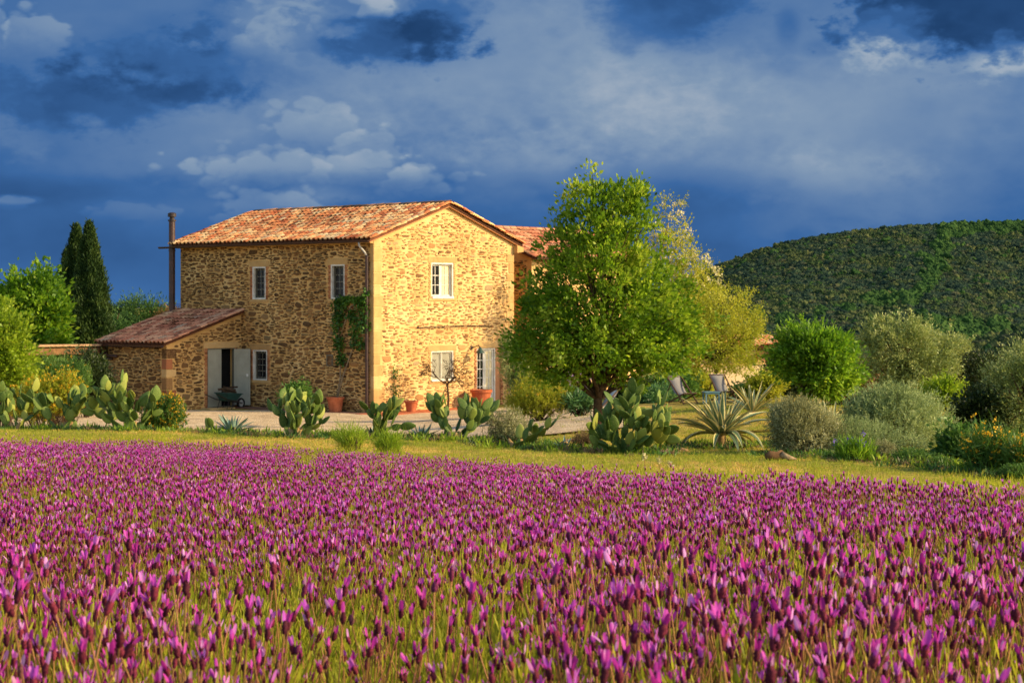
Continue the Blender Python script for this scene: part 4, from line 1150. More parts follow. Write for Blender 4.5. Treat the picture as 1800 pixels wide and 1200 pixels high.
# ------------------------------------------------------------------ trees
tree('garden_tree', 'large round-crowned green tree on the lawn beside the house, dark trunk behind the biggest cactus', 'tree', G(1052, 36),
     [E(1058, 430, 36, 84, 108), E(1028, 385, 36, 42, 62), E(1088, 372, 36, 50, 58), E(1050, 530, 36, 126, 105), E(965, 590, 36, 68, 72), E(1145, 560, 36, 90, 105), E(1055, 622, 36, 146, 50), E(1180, 592, 36, 52, 46), E(944, 600, 36, 46, 58)],
     lf_main, bark, 760, 50, .092, .18, .10, aspect=.58, inner=.55, limbs=80, fork=.22, shoots=90, seed=1, noise=.16)
tree('blossom_tree', 'pale flowering tree with cream blossom showing right of and behind the round garden tree', 'tree', G(1120, 66),
     [E(1182, 440, 66, 36, 90), E(1222, 510, 66, 52, 66), E(1195, 580, 66, 70, 70)], lf_yellow, bark_pale, 300, 44, .095, .28, .08, limbs=30, seed=2, inner=.3, shoots=60,
     blossom=(fl_cream, 420, .085, 'blossom', .1))
tree('yellow_green_tree', 'loose yellow-green tree hanging low between the round garden tree and the small house behind', 'tree', G(1257, 65),
     [E(1262, 560, 65, 70, 62), E(1300, 600, 65, 42, 56), E(1240, 610, 65, 78, 42), E(1318, 580, 65, 20, 34), E(1280, 640, 65, 50, 14)], lf_yellow, bark, 420, 46, .075, .28, .09, limbs=40, seed=3, inner=.3, shoots=120, droop=.25)
tree('bright_round_tree', 'small bright green round tree on a forked trunk, standing before the far hill', 'tree', G(1413, 43),
     [E(1420, 606, 43, 46, 34), E(1446, 640, 43, 62, 40), E(1392, 634, 43, 36, 46), E(1460, 606, 43, 26, 26), E(1470, 655, 43, 36, 32), E(1455, 676, 43, 36, 18)], lf_bright, bark, 330, 46, .12, .20, .10, limbs=30, seed=4, inner=.5, noise=.22, shoots=60, aspect=.4, fork=.25)
tree('olive_tree', 'broad silvery olive tree with knobbly crown right of the bright round tree', 'tree', G(1590, 54),
     [E(1585, 610, 54, 64, 48), E(1560, 640, 54, 48, 42), E(1625, 640, 54, 58, 50), E(1605, 582, 54, 26, 24), E(1672, 612, 54, 30, 30), E(1600, 675, 54, 60, 30), E(1545, 590, 54, 28, 26)], lf_olive, bark, 560, 56, .085, .20, .14, limbs=34, seed=5, inner=.5, aspect=.34, shoots=110, noise=.18)
tree('dark_tree', 'dark shadowed tree between the broad olive and the olive cut by the right edge', 'tree', G(1705, 66),
     [E(1700, 650, 66, 46, 34), E(1730, 665, 66, 50, 38), E(1690, 690, 66, 34, 34)], lf_dark, bark, 260, 50, .08, .34, .12, limbs=20, seed=6, inner=.3, shoots=40)
tree('edge_olive_tree', 'dark olive tree cut by the right edge, leaning over the yellow irises', 'tree', G(1800, 33),
     [E(1800, 690, 33, 64, 66), E(1770, 740, 33, 44, 48), E(1830, 640, 33, 60, 50), E(1765, 660, 33, 26, 30), E(1840, 770, 33, 60, 40)], lf_olive, bark, 420, 56, .06, .19, .10, limbs=40, seed=7, inner=.25, aspect=.3, shoots=70)
def cypress(label, base, px, top, bot, hw, d, seed, n=5200):
    r = np.random.default_rng(50 + seed); b = Vector(base); bb = np.array(b); root = empty('cypress_tree', b, label=label, cat='cypress', group='cypresses beside the lean-to')
    k = d / F; ztop = CAMZ - (top - HOR) * k; zb = b.z + .2; xc = (px - 900) * k; hwm = hw * k
    t = r.random(n) ** .8; prof = np.minimum(1, (1 - t) ** .80 * 1.4) * np.minimum(1, .55 + t * 2)
    th = r.uniform(0, 6.28, n); lob = 1 + .22 * np.sin(th * 5 + t * 9 + seed) + r.normal(size=n) * .10
    rad = hwm * prof * lob * (.55 + .45 * r.random(n) ** .4)
    P = np.stack([xc + np.cos(th) * rad, b.y + np.sin(th) * rad, zb + (ztop - zb) * t], -1)
    m = 11; ci = np.repeat(np.arange(n), m)
    Q = P[ci] + r.normal(size=(n * m, 3)) * [.05, .05, .11]
    out = np.stack([np.cos(th), np.sin(th), 0 * th], -1)[ci]
    Dv = unit(out * .35 + r.normal(size=(n * m, 3)) * .3 + [0, 0, 1.0])
    L = r.uniform(.10, .2, n * m)
    V, q = leaf_quads(Q - bb, Dv, L, L * .3, r=r); link('crown', mesh_np('crown', V, [q], lf_cyp), root)
    mb = MB(); mb.tube([(xc - b.x, 0, -.1), (xc - b.x, 0, (ztop - b.z) * .8)], [.16, .04], 8); mb.build('trunk', bark, root, fix=False)
cypress('tall dark cypress, right-hand and tallest of the spires left of the house', G(158, 80), 157, 400, 612, 38, 80, 1, 7000)
cypress('slim dark cypress, middle spire of the three left of the house', G(131, 81), 134, 404, 612, 34, 81, 2, 6600)
cypress('short dark cypress, left and lowest of the three spires left of the house', G(116, 83), 117, 447, 612, 22, 83, 3, 3600)
tree('mulberry_tree', 'bright green broad-leaved tree left of the cypresses', 'tree', G(60, 74),
     [E(70, 540, 74, 40, 60), E(30, 550, 74, 40, 60), E(90, 570, 74, 24, 60), E(50, 600, 74, 62, 40), E(-20, 560, 74, 50, 70)], lf_bright, bark, 360, 36, .20, .42, .14, limbs=30, seed=8, inner=.3, shoots=90, aspect=.62)
tree('lime_shrub', 'tall lime-yellow shrub at the left edge below the mulberry', 'shrub', G(10, 46),
     [E(8, 600, 46, 42, 60), E(22, 650, 46, 36, 42), E(-30, 610, 46, 50, 80)], lf_lime, bark, 260, 40, .12, .26, .06, limbs=24, seed=9, inner=.3, shoots=60, aspect=.55, bush=True)
tree('umbrella_pine', 'rounded green pine beyond the lean-to, seen under the dark sky', 'pine tree', G(246, 118),
     [E(246, 556, 118, 46, 30), E(215, 570, 118, 34, 26), E(285, 562, 118, 18, 18)], lf_pine, bark, 300, 46, .22, .55, .2, limbs=22, seed=10, inner=.4, aspect=.25)
tree('broad_tree', 'low green tree between the cypresses and the umbrella pine', 'tree', G(200, 98),
     [E(200, 590, 98, 40, 34), E(186, 560, 98, 10, 16), E(240, 600, 98, 40, 24)], lf_pine, bark, 220, 40, .16, .45, .12, limbs=16, seed=11)
tree('rust_tree', 'rust-tinged leafy tree peeping over the lean-to roof beside the flue', 'tree', G(300, 112),
     [E(300, 556, 112, 20, 16), E(312, 566, 112, 22, 16)], lf_rust, bark, 90, 36, .14, .4, .1, limbs=10, seed=12)
# trees and bushes beyond the garden on the right
for k, (px, py, d, rx, ry, mt, lb, nm) in enumerate([
    (1655, 694, 47, 30, 24, lf_lime, 'round olive-green clipped bush under the olive tree', 'bush'),
    (1535, 664, 62, 34, 28, lf_rust, 'rust-brown bush between the bright round tree and the olive', 'bush'),
    (1700, 792, 29, 40, 36, lf_herb, 'fresh green bush left of the yellow irises', 'bush'),
    (1720, 726, 33, 36, 32, lf_dark, 'dark green shrub on the grass bank below the edge olive', 'shrub'),
    (1785, 640, 95, 50, 22, lf_olive, 'pale olive tree far down the slope at the right edge', 'tree'),
    (1380, 660, 60, 34, 30, lf_dark, 'dark green shrub behind the bright round tree, left side', 'shrub'),
    (1500, 690, 50, 30, 26, lf_rust, 'brown-green shrub behind the large grey shrub', 'shrub'),
    (1345, 676, 57, 22, 14, lf_yellow, 'yellow-green shrub under the small house wall', 'shrub'),
    (1180, 676, 62, 40, 20, lf_herb, 'green bushy plants behind the left deck chair', 'shrub'),
    (1110, 690, 61, 34, 16, lf_dark, 'dark green low hedge piece right of the tree trunk', 'hedge'),
    (1150, 700, 60, 40, 14, lf_bluegreen, 'bluish leafy clump at the foot of the left deck chair', 'plant'),
    (1312, 692, 60, 16, 10, lf_herb, 'green leafy plant right of the far deck chair', 'shrub'),
    (1232, 684, 63, 20, 14, lf_yellow, 'yellowish bush with tawny flowers between the two deck chairs', 'shrub'),
    (1218, 668, 68, 18, 12, lf_lime, 'lime-green bush against the pale garden wall', 'shrub'),
    (60, 672, 62, 80, 34, lf_dark, 'dark evergreen hedge in shade under the pergola beam', 'hedge'),
    (150, 660, 60, 44, 40, lf_dark, 'dark evergreen bush in shade beside the lean-to corner', 'shrub'),
    (520, 693, 55, 12, 5, lf_herb, 'small green bush on the gravel behind the middle cactus', 'shrub'),
]):
    tree(nm + '_plant' if nm in ('hedge',) else nm, lb, nm, G(px, d), [E(px, py, d, rx, ry), E(px - rx * .4, py + ry * .35, d, rx * .7, ry * .7), E(px + rx * .45, py + ry * .3, d, rx * .6, ry * .7)], mt, bark,
         int(90 + rx * 2.2), 42, .07 + d * .0006, .13 + d * .0016, .03, limbs=20, seed=60 + k, bush=True, inner=.3, shoots=20, blossom=(fl_orange, 60, .07, 'blossom') if 'tawny' in lb else None)

# flowering and grey shrubs
needle_bush('flowering_bush', 'green bush thick with yellow daisies beside the far-left lean-to corner, behind the tall cactus', 'shrub', G(292, 33.5), [E(292, 728, 33.5, 34, 34), E(275, 740, 33.5, 30, 26)], lf_herb, bark, 900, .14, 16, .05, .016, 1, (fl_yellow, 380, .028, 'blossom'), 'yellow flowering bushes', inner=.3)
needle_bush('flowering_bush', 'wide yellow-flowered bush below the pergola behind the left cacti', 'shrub', G(85, 42), [E(85, 694, 42, 56, 36), E(120, 690, 42, 30, 40), E(60, 715, 42, 50, 26)], lf_yellow, bark, 1500, .18, 16, .06, .018, 2, (fl_yellow, 700, .034, 'blossom'), 'yellow flowering bushes', inner=.3)
needle_bush('broom_bush', 'tall green spiky broom rising behind the yellow-flowered bush', 'shrub', G(112, 47), [E(100, 664, 47, 52, 34), E(140, 670, 47, 22, 30)], lf_herb, bark, 1300, .34, 14, .10, .014, 3, (fl_yellow, 80, .035, 'blossom'), None, up=1.2, inner=.3)
needle_bush('grey_shrub', 'low grey thorny shrub between the wide cactus and the small cactus', 'shrub', G(888, 31.5), [E(890, 748, 31.5, 40, 30), E(905, 762, 31.5, 44, 18)], lf_grey, bark, 1300, .16, 16, .035, .007, 4, inner=.3, spread=.6)
needle_bush('low_dark_shrub', 'dark green mat of herbs at the foot of the grey thorny shrub', 'shrub', G(905, 30.6), [E(905, 774, 30.6, 44, 12)], lf_dark, bark, 500, .10, 14, .03, .008, 5, inner=.2)
needle_bush('pale_shrub', 'pale feathery shrub leaning on the house wall right of the french door', 'shrub', G(915, 57), [E(905, 636, 57, 30, 46), E(925, 670, 57, 34, 34), E(890, 610, 57, 14, 26)], lf_olive, bark, 1100, .30, 15, .08, .018, 6, inner=.25, up=.7)
needle_bush('golden_shrub', 'golden-green feathery shrub in front of the pale shrub by the house', 'shrub', G(948, 52), [E(945, 694, 52, 46, 40), E(975, 700, 52, 30, 32), E(915, 705, 52, 28, 26)], lf_yellow, bark, 1700, .26, 15, .06, .014, 7, (fl_yellow, 90, .03, 'blossom'), inner=.25, up=.8)
needle_bush('lilac_bush', 'lilac-flowered bush between the golden shrub and the tree trunk', 'shrub', G(1000, 60), [E(990, 670, 60, 46, 18), E(1030, 690, 60, 30, 20), E(965, 662, 60, 20, 14)], lf_grey, bark, 900, .2, 12, .06, .02, 8, (fl_purple, 620, .06, 'blossom'), inner=.3)
needle_bush('lilac_bush', 'small lilac bush just behind the left deck chair', 'shrub', G(1172, 64), [E(1172, 674, 64, 14, 10)], lf_herb, bark, 200, .15, 12, .06, .02, 9, (fl_purple, 140, .05, 'blossom'), inner=.3)
needle_bush('strap_leaf_clump', 'clump of arching strap leaves under the lilac bush', 'plant', G(1018, 52), [E(1012, 704, 52, 30, 16), E(1032, 710, 52, 16, 10)], lf_bluegreen, bark, 330, .4, 5, .24, .03, 10, inner=.2, up=.5)
needle_bush('dry_tuft', 'low brown withered tuft at the foot of the tree trunk', 'plant', G(1032, 30.5), [E(1030, 772, 30.5, 26, 12)], lf_dry, bark, 420, .09, 14, .03, .006, 11, inner=.2)
needle_bush('dusty_pink_tuft', 'tuft of faded pink flower heads right of the biggest cactus', 'plant', G(1168, 29), [E(1168, 802, 29, 16, 8)], lf_dry, bark, 160, .06, 12, .025, .008, 12, (fl_pink, 120, .025, 'blossom'), inner=.2)
needle_bush('curry_shrub', 'rounded grey-brown shrub beside the variegated agave', 'shrub', G(1408, 29.5), [E(1408, 752, 29.5, 58, 50), E(1450, 765, 29.5, 36, 36), E(1385, 735, 29.5, 30, 34)], lf_grey, bark, 3600, .20, 15, .042, .010, 13, inner=.55, sp=.6, up=.45)
needle_bush('curry_shrub', 'wide domed silver-green shrub, biggest on the right of the garden', 'shrub', G(1575, 32), [E(1575, 738, 32, 92, 56), E(1630, 770, 32, 56, 44), E(1525, 730, 32, 40, 40), E(1560, 705, 32, 50, 26), E(1655, 790, 32, 40, 26)], lf_greyg, bark, 5400, .28, 15, .05, .011, 14, inner=.6, sp=.6, up=.6)
needle_bush('curry_shrub', 'small grey-green mound between the two big grey shrubs', 'shrub', G(1505, 29.6), [E(1496, 764, 29.6, 56, 34), E(1545, 772, 29.6, 44, 30), E(1600, 785, 29.6, 40, 24)], lf_greyg, bark, 2200, .12, 16, .03, .007, 15, inner=.55)
needle_bush('herb_mound', 'low grey herb mound right of the purple irises', 'plant', G(1555, 28.4), [E(1552, 796, 28.4, 24, 20)], lf_grey, bark, 900, .09, 16, .025, .006, 16, inner=.4)
needle_bush('herb_mound', 'low green herb mound below the widest silver shrub', 'plant', G(1605, 28.2), [E(1600, 806, 28.2, 38, 16), E(1640, 812, 28.2, 30, 13)], lf_herb, bark, 1300, .08, 14, .03, .009, 17, inner=.4)
needle_bush('herb_mound', 'deep green herb mound left of the yellow irises', 'plant', G(1655, 27.6), [E(1655, 818, 27.6, 28, 13)], lf_herb, bark, 700, .07, 14, .03, .010, 18, inner=.3)
needle_bush('iris_clump', 'bright green iris clump with a few violet blooms', 'flower', G(1508, 28), [E(1508, 802, 28, 28, 10), E(1500, 796, 28, 30, 12)], lf_bright, bark, 300, .24, 5, .16, .014, 19, (fl_iris, 36, .045, 'blossom', 1.55), up=1.3, inner=.1, spread=.2)
needle_bush('iris_clump', 'tall dark-leaved clump of yellow irises at the right edge', 'flower', G(1742, 26.5), [E(1740, 800, 26.5, 50, 34), E(1775, 806, 26.5, 34, 30)], lf_herb, bark, 620, .34, 6, .22, .013, 20, (fl_yellow, 190, .04, 'blossom', 1.5), up=1.4, inner=.1, spread=.2)
needle_bush('iris_clump', 'patch of yellow irises cut by the right edge of the picture', 'flower', G(1796, 26), [E(1796, 806, 26, 26, 26)], lf_herb, bark, 260, .26, 6, .18, .013, 21, (fl_yellow, 60, .035, 'blossom'), up=1.3, inner=.1, spread=.2)
needle_bush('dark_low_bush', 'dark low bush under the yellow irises at the right edge', 'shrub', G(1790, 25.4), [E(1790, 832, 25.4, 34, 14), E(1745, 838, 25.4, 24, 8)], lf_herb, bark, 700, .10, 14, .03, .01, 22, inner=.3)
for k, (px, py, d, rx, ry, lb) in enumerate([(615, 776, 27.5, 26, 20, 'fresh tuft of long grass in front of the middle cactus, left one of two'), (683, 786, 26.5, 22, 14, 'fresh tuft of long grass below the narrow cactus, right one of two')]):
    needle_bush('grass_tuft', lb, 'grass tuft', G(px, d), [E(px, py, d, rx, ry)], lf_lime, bark, 260, .26, 5, .17, .007, 30 + k, None, 'long grass tufts', up=1.2, inner=.05, spread=.3)

# climber on the long wall, its bare cousin against the gable
vine = empty('climbing_vine', HM @ Vector((-.35, 1.38, .55)), R(50), label='leafy green climber on the shaded wall near the corner, growing from a terracotta pot', cat='climbing plant')
r = np.random.default_rng(5)
VC = [(1.55, 3.5, .34, .40), (1.35, 3.75, .36, .2), (.55, 3.75, .26, .2), (1.6, 2.95, .22, .4), (1.5, 2.3, .26, .3), (1.42, 1.8, .2, .24), (.38, 3.6, .26, .4), (.3, 3.0, .24, .34), (.75, 2.9, .3, .34), (.62, 2.35, .36, .22), (.9, 3.3, .22, .2), (.22, 4.05, .1, .18), (1.0, 3.85, .4, .12)]
P = []
for (u, v, ru, rv) in VC:
    n = int(900 * (ru * rv) ** .6 * .8)
    a_ = unit(r.normal(size=(n, 2))) * (r.random(n) ** .5)[:, None]
    P.append(np.stack([-np.abs(r.normal(size=n)) * .09 - .04, u + a_[:, 0] * ru, v + a_[:, 1] * rv], -1))
P = np.concatenate(P) - [-.35, 1.38, .55]
V, q = leaf_quads(P, unit(r.normal(size=(len(P), 3)) * .6 + [-.5, 0, -.4]), r.uniform(.07, .13, len(P)), r.uniform(.06, .10, len(P)), r=r)
lf_vine = mat_leaf('leaf_vine', [(0, lin(36, 64, 22)), (.5, lin(62, 100, 30)), (1, lin(112, 150, 50))], .35, .45, .35, 1.5)
link('foliage', mesh_np('foliage', V, [q], lf_vine), vine)
mb = MB()
o_ = Vector((-.35, 1.38, .55))
for pth in ([(-.35, 1.38, .5), (-.15, 1.42, 1.2), (-.08, 1.5, 2.0), (-.08, 1.6, 3.0), (-.08, 1.4, 3.7)], [(-.35, 1.36, .5), (-.12, 1.3, 1.3), (-.07, .9, 2.2), (-.07, .6, 3.0), (-.07, .35, 4.0)], [(-.1, 1.45, 2.6), (-.07, 1.0, 3.6), (-.07, .5, 3.75)]):
    mb.tube([Vector(p_) - o_ for p_ in pth], [.03, .026, .02, .014, .008][:len(pth)], 6)
mb.build('stem', bark_pale, vine, smooth=True)
def pot(label, loc, h, rad, group='terracotta pots'):
    root = empty('plant_pot', loc, label=label, cat='plant pot', group=group)
    mb = MB(); mb.lathe([(0, 0), (rad * .72, 0), (rad * .98, h * .84), (rad * 1.08, h * .84), (rad * 1.1, h), (rad * .96, h), (rad * .92, h * .9), (0, h * .9)], 22); mb.build('body', terracotta, root, smooth=False)
    mb = MB(); mb.lathe([(0, h * .93), (rad * .6, h * .925), (rad * .9, h * .905)], 16); mb.build('soil', mat_noise('potting_soil', [(.3, lin(40, 28, 20)), (.7, lin(70, 50, 36))], 20, 4, .95), root)
    return root
pot('terracotta pot on the ground by the shaded wall, holding the green climber', HM @ Vector((-.42, 1.38, .05)), .50, .28)
pot('big terracotta pot standing by the french door', HM @ Vector((4.75, -.62, .055)), .62, .36)
pot('small terracotta pot with a thin creeper at the sunlit wall', HM @ Vector((1.35, -.45, .055)), .36, .22)
# bare little tree before the gable
tb = HM @ Vector((2.0, -1.5, 0)); bt = empty('bare_tree', (tb.x, tb.y, gz(tb.x, tb.y)), label='small bare twisted tree with a low spreading head before the sunlit gable', cat='tree')
r = np.random.default_rng(17); mb = MB()
def twig(p, d, L, rad, lev):
    p1 = p + d * L * .5 + Vector(r.normal(size=3)) * L * (.10 if lev else .02); p2 = p + d * L + Vector(r.normal(size=3)) * L * (.12 if lev else .02)
    mb.tube([p, p1, p2], [rad, rad * .8, rad * .6], 5 if lev > 1 else 7, cap=False)
    if lev >= 5: return
    for k in range(4 if lev in (0, 4) else 3):
        nd = (d + Vector(r.normal(size=3)) * .75 + Vector((0, 0, .02 if lev < 2 else -.05))).normalized()
        if lev == 0: a_ = k * 2.1 + .4; nd = Vector((math.cos(a_) * .9, math.sin(a_) * .7, .55)).normalized()
        twig(p2, nd, L * (.78 if lev else .36), max(rad * .62, .006), lev + 1)
twig(Vector((0, 0, -.05)), Vector((.03, 0, 1)), 1.02, .048, 0)
mb.build('branches', bark, bt, fix=False)
cp_ = HM @ Vector((.95, -.16, .06))
vine2 = empty('wall_creeper', cp_, R(50), label='thin creeper with a few green leaves on the sunlit wall beside the corner', cat='climbing plant')
mb = MB(); mb.tube([(0, 0, 0), (.05, .08, .5), (-.02, .1, 1.0), (.08, .11, 1.45)], [.014, .012, .009, .005], 5); mb.build('stem', bark, vine2)
n = 130; t_ = r.random(n); P = np.stack([.03 * np.sin(t_ * 9) + r.normal(size=n) * .10, .05 + r.normal(size=n) * .03, .15 + t_ * 1.3 + (r.random(n) < .4) * .1], -1)
V, q = leaf_quads(P, unit(r.normal(size=(n, 3))), r.uniform(.06, .11, n), r.uniform(.05, .09, n), r=r); link('foliage', mesh_np('foliage', V, [q], lf_vine), vine2)

# ------------------------------------------------------------------ opuntia
m, t, p = new_mat('cactus_pad')
tcn = t.node('ShaderNodeTexCoord'); v = tcn.outputs['Object']; oi = t.node('ShaderNodeObjectInfo')
col = t.ramp(oi.outputs['Random'], [(0, lin(62, 86, 34)), (.4, lin(80, 102, 40)), (.75, lin(104, 122, 48)), (1, lin(142, 146, 62))])
vo = t.node('ShaderNodeTexVoronoi'); vo.inputs['Scale'].default_value = 17; t.l.new(v, vo.inputs['Vector'])
col = t.mix(t.smooth(vo.outputs['Distance'], .22, .12), col, lin(170, 156, 104))
col = t.mix(t.math('MULTIPLY', t.smooth(t.noise(v, 7, 4, .6), .5, .8), .35), col, lin(150, 150, 90))
t.l.new(col, p.inputs['Base Color']); p.inputs['Roughness'].default_value = .6; p.inputs['Specular IOR Level'].default_value = .18
p.inputs['Subsurface Weight'].default_value = .0
padm = m
cwood = mat_noise('cactus_wood', [(.3, lin(136, 108, 68)), (.6, lin(168, 140, 92)), (.8, lin(146, 148, 88))], 9, 5, .9, bump=.4, spec=.1)
def pad_mesh(seed):
    r = np.random.default_rng(seed); nr, ns = 9, 12; V = []
    wid = r.uniform(.56, .68); thk = r.uniform(.09, .12); bend = r.uniform(-.10, .10); asym = r.uniform(-.06, .06)
    for i in range(nr):
        z = (i + .35) / (nr - .3)
        hw = wid * .5 * max(.02, math.sin(math.pi * min(1, z ** .82 * .97 + .03)) ** .62)
        ht = thk * .5 * math.sin(math.pi * min(1, z * .96 + .03)) ** .45
        for k in range(ns):
            a_ = 2 * math.pi * k / ns
            V.append((math.cos(a_) * hw + asym * math.sin(z * 3.1), math.sin(a_) * ht + bend * z * z, z))
    V += [(0, 0, -.02), (asym * .1, bend, 1.0)]
    q = [(i * ns + k, i * ns + (k + 1) % ns, (i + 1) * ns + (k + 1) % ns, (i + 1) * ns + k) for i in range(nr - 1) for k in range(ns)]
    t_ = [(nr * ns, (k + 1) % ns, k) for k in range(ns)] + [(nr * ns + 1, (nr - 1) * ns + k, (nr - 1) * ns + (k + 1) % ns) for k in range(ns)]
    return mesh_np('pad', np.array(V), [np.array(q), np.array(t_)], padm, smooth=True)
PADS = [pad_mesh(s) for s in range(8)]
def opuntia(label, px, d, npad, hgt_, wid_, seed, stem=True, padL=.26, nbase=3):
    best = None
    for tr_ in range(50):
        r = np.random.default_rng(seed * 100 + tr_)
        pads = []; front = []
        for k in range(nbase):
            az_ = r.uniform(0, 6.28); lean = r.uniform(.1, .95 if npad < 100 else 1.2)
            d_ = Vector((math.cos(az_) * math.sin(lean) * 1.3, math.sin(az_) * math.sin(lean) * .8, math.cos(lean))).normalized()
            front.append((Vector((r.uniform(-.12, .12) * wid_, r.uniform(-.12, .12), .0)), d_, r.uniform(0, 6.28), padL * r.uniform(.95, 1.2), 0))
        while front and len(pads) < npad:
            i = int(r.integers(0, max(1, len(front) // 4 + 1))); p_, d_, rol, L_, lv = front.pop(i)
            side = d_.cross(Vector((math.cos(rol), math.sin(rol), .2))).normalized(); nn = d_.cross(side)
            M = basis(p_, side, nn, d_)
            pads.append((M, L_))
            for c in range(int(r.choice([2, 2, 3, 3]))):
                s = r.uniform(-.75, .75)
                q_ = p_ + d_ * L_ * (1 - .28 * s * s - .05) + side * L_ * .3 * s
                nd = (d_ + side * s * .9 + nn * r.normal() * .45 + Vector((r.normal() * .15 * wid_, 0, .35))).normalized()
                if nd.z < (.02 if npad < 100 else -.2) or q_.z + nd.z * padL < .04: continue
                front.append((q_, nd, r.uniform(0, 6.28), padL * r.uniform(.72, 1.08), lv + 1))
        tips = [M @ Vector((0, 0, L_)) for M, L_ in pads] + [M @ Vector((s_ * L_ * .3, 0, L_ * .6)) for M, L_ in pads for s_ in (-1, 1)]
        h = max(t_.z for t_ in tips); x0 = min(t_.x for t_ in tips); x1 = max(t_.x for t_ in tips); low = min(t_.z for t_ in tips)
        sc = abs(math.log(h / hgt_)) * 1.5 + abs(math.log((x1 - x0) / wid_)) + max(0, -low) * 2 + max(0, npad - len(pads)) * .15
        if best is None or sc < best[0]: best = (sc, pads, h, x0, x1)
    sc, pads, h, x0, x1 = best
    k = hgt_ / h
    base = G(px, d); root = empty('prickly_pear', base, label=label, cat='cactus', group='prickly pear cacti along the garden edge')
    sx = max(.82, min(1.25, wid_ / (x1 - x0) / k))
    for i, (M, L_) in enumerate(pads):
        M2 = M.copy(); tv = M2.translation * k; tv.x = (tv.x - (x0 + x1) / 2 * k) * sx + 0; tv.z -= .015; M2.translation = tv
        sc_ = L_ * k
        M2 = M2 @ Matrix.Diagonal((sc_ * sx ** .3, sc_, sc_ * 1.03, 1))
        link_m('pad', PADS[i % 8], M2, root)
    if stem:
        mb = MB(); xm = -(x0 + x1) / 2 * k
        for a_ in np.linspace(0, 6.28, nbase, endpoint=False): mb.tube([(xm + .02 * math.cos(a_), .02 * math.sin(a_), -.08), (xm + .06 * math.cos(a_), .05 * math.sin(a_), .08), (xm + .11 * math.cos(a_), .06 * math.sin(a_), .17)], [.05, .042, .02], 7)
        mb.build('woody_base', cwood, root, smooth=True)
    return root
opuntia('prickly pear cut by the left edge, leftmost of the row', 18, 33, 60, .98, 1.06, 1)
opuntia('open prickly pear with sparse sprawling pads, second from the left edge', 104, 32.8, 52, .84, 1.10, 2, nbase=4)
opuntia('tall branching prickly pear beside the yellow daisy bush near the lean-to', 212, 32.4, 80, 1.10, 1.40, 3, nbase=5)
opuntia('dense prickly pear with a pale woody base in front of the shaded wall', 522, 31, 84, .86, 1.14, 4, nbase=6)
opuntia('narrow upright prickly pear in front of the house corner', 682, 31, 36, .76, .86, 5, nbase=3)
opuntia('wide prickly pear in front of the bare tree and french door', 812, 31, 72, .84, 1.24, 6, nbase=5)
opuntia('smallest prickly pear with a few pads, left of the tree trunk', 945, 30, 16, .56, .74, 7, nbase=2)
opuntia('biggest prickly pear, a dense mound in front of the garden tree', 1112, 29.5, 150, 1.24, 1.50, 8, nbase=9, padL=.26)
opuntia('tiny young prickly pear with two pads beside the blue agave', 366, 32.4, 3, .3, .2, 9, stem=False, nbase=1, padL=.2)

# ------------------------------------------------------------------ agaves
def agave_mat(name, core, edge, ew):
    m, t, p = new_mat(name)
    at = t.node('ShaderNodeAttribute', attribute_name='rim')
    n = t.noise(t.node('ShaderNodeTexCoord').outputs['Object'], 12, 4, .6)
    c0 = t.ramp(n, core); col = t.mix(t.smooth(at.outputs['Fac'], ew - .12, ew + .08), c0, edge)
    t.l.new(col, p.inputs['Base Color']); p.inputs['Roughness'].default_value = .45; p.inputs['Specular IOR Level'].default_value = .4
    return m
ag_var = agave_mat('agave_variegated', [(.3, lin(80, 104, 70)), (.7, lin(114, 136, 96))], lin(216, 200, 136), .66)
ag_blue = agave_mat('agave_blue', [(.3, lin(92, 118, 100)), (.7, lin(124, 148, 126))], lin(150, 166, 136), .9)
def agave_leaf(seed, mat, droop, wid=.10):
    r = np.random.default_rng(seed); n = 10; cols = [-1, -.62, 0, .62, 1]; V = []; rim = []
    p_ = np.array([0., 0, 0]); a_ = 0.0; tw = r.normal() * .25
    for i in range(n):
        s = i / (n - 1)
        w_ = wid * (.55 + 1.5 * s if s < .3 else 1.0) * (1 - max(0, (s - .35) / .65) ** 1.7) * .5 + .003
        up_ = np.array([-math.sin(a_), 0, math.cos(a_)])
        for c in cols:
            V.append(p_ + np.array([0, c * w_, 0]) + up_ * (abs(c) ** 1.5 * w_ * .45) + np.array([0, 0, tw * s * c * w_])); rim.append(abs(c))
        a_ -= droop * (.3 + 1.4 * s) / n
        p_ = p_ + np.array([math.cos(a_), 0, math.sin(a_)]) / (n - 1)
    V = np.array(V); m_ = len(cols)
    V2 = V - np.array([0, 0, .012]); N_ = len(V)
    q = [(i * m_ + c, i * m_ + c + 1, (i + 1) * m_ + c + 1, (i + 1) * m_ + c) for i in range(n - 1) for c in range(m_ - 1)]
    q2 = [tuple(N_ + x for x in f[::-1]) for f in q]
    me = mesh_np('leaf', np.concatenate([V, V2]), [np.array(q), np.array(q2)], mat, smooth=True)
    at = me.attributes.new('rim', 'FLOAT', 'POINT'); at.data.foreach_set('value', np.array(rim + rim, np.float32))
    return me
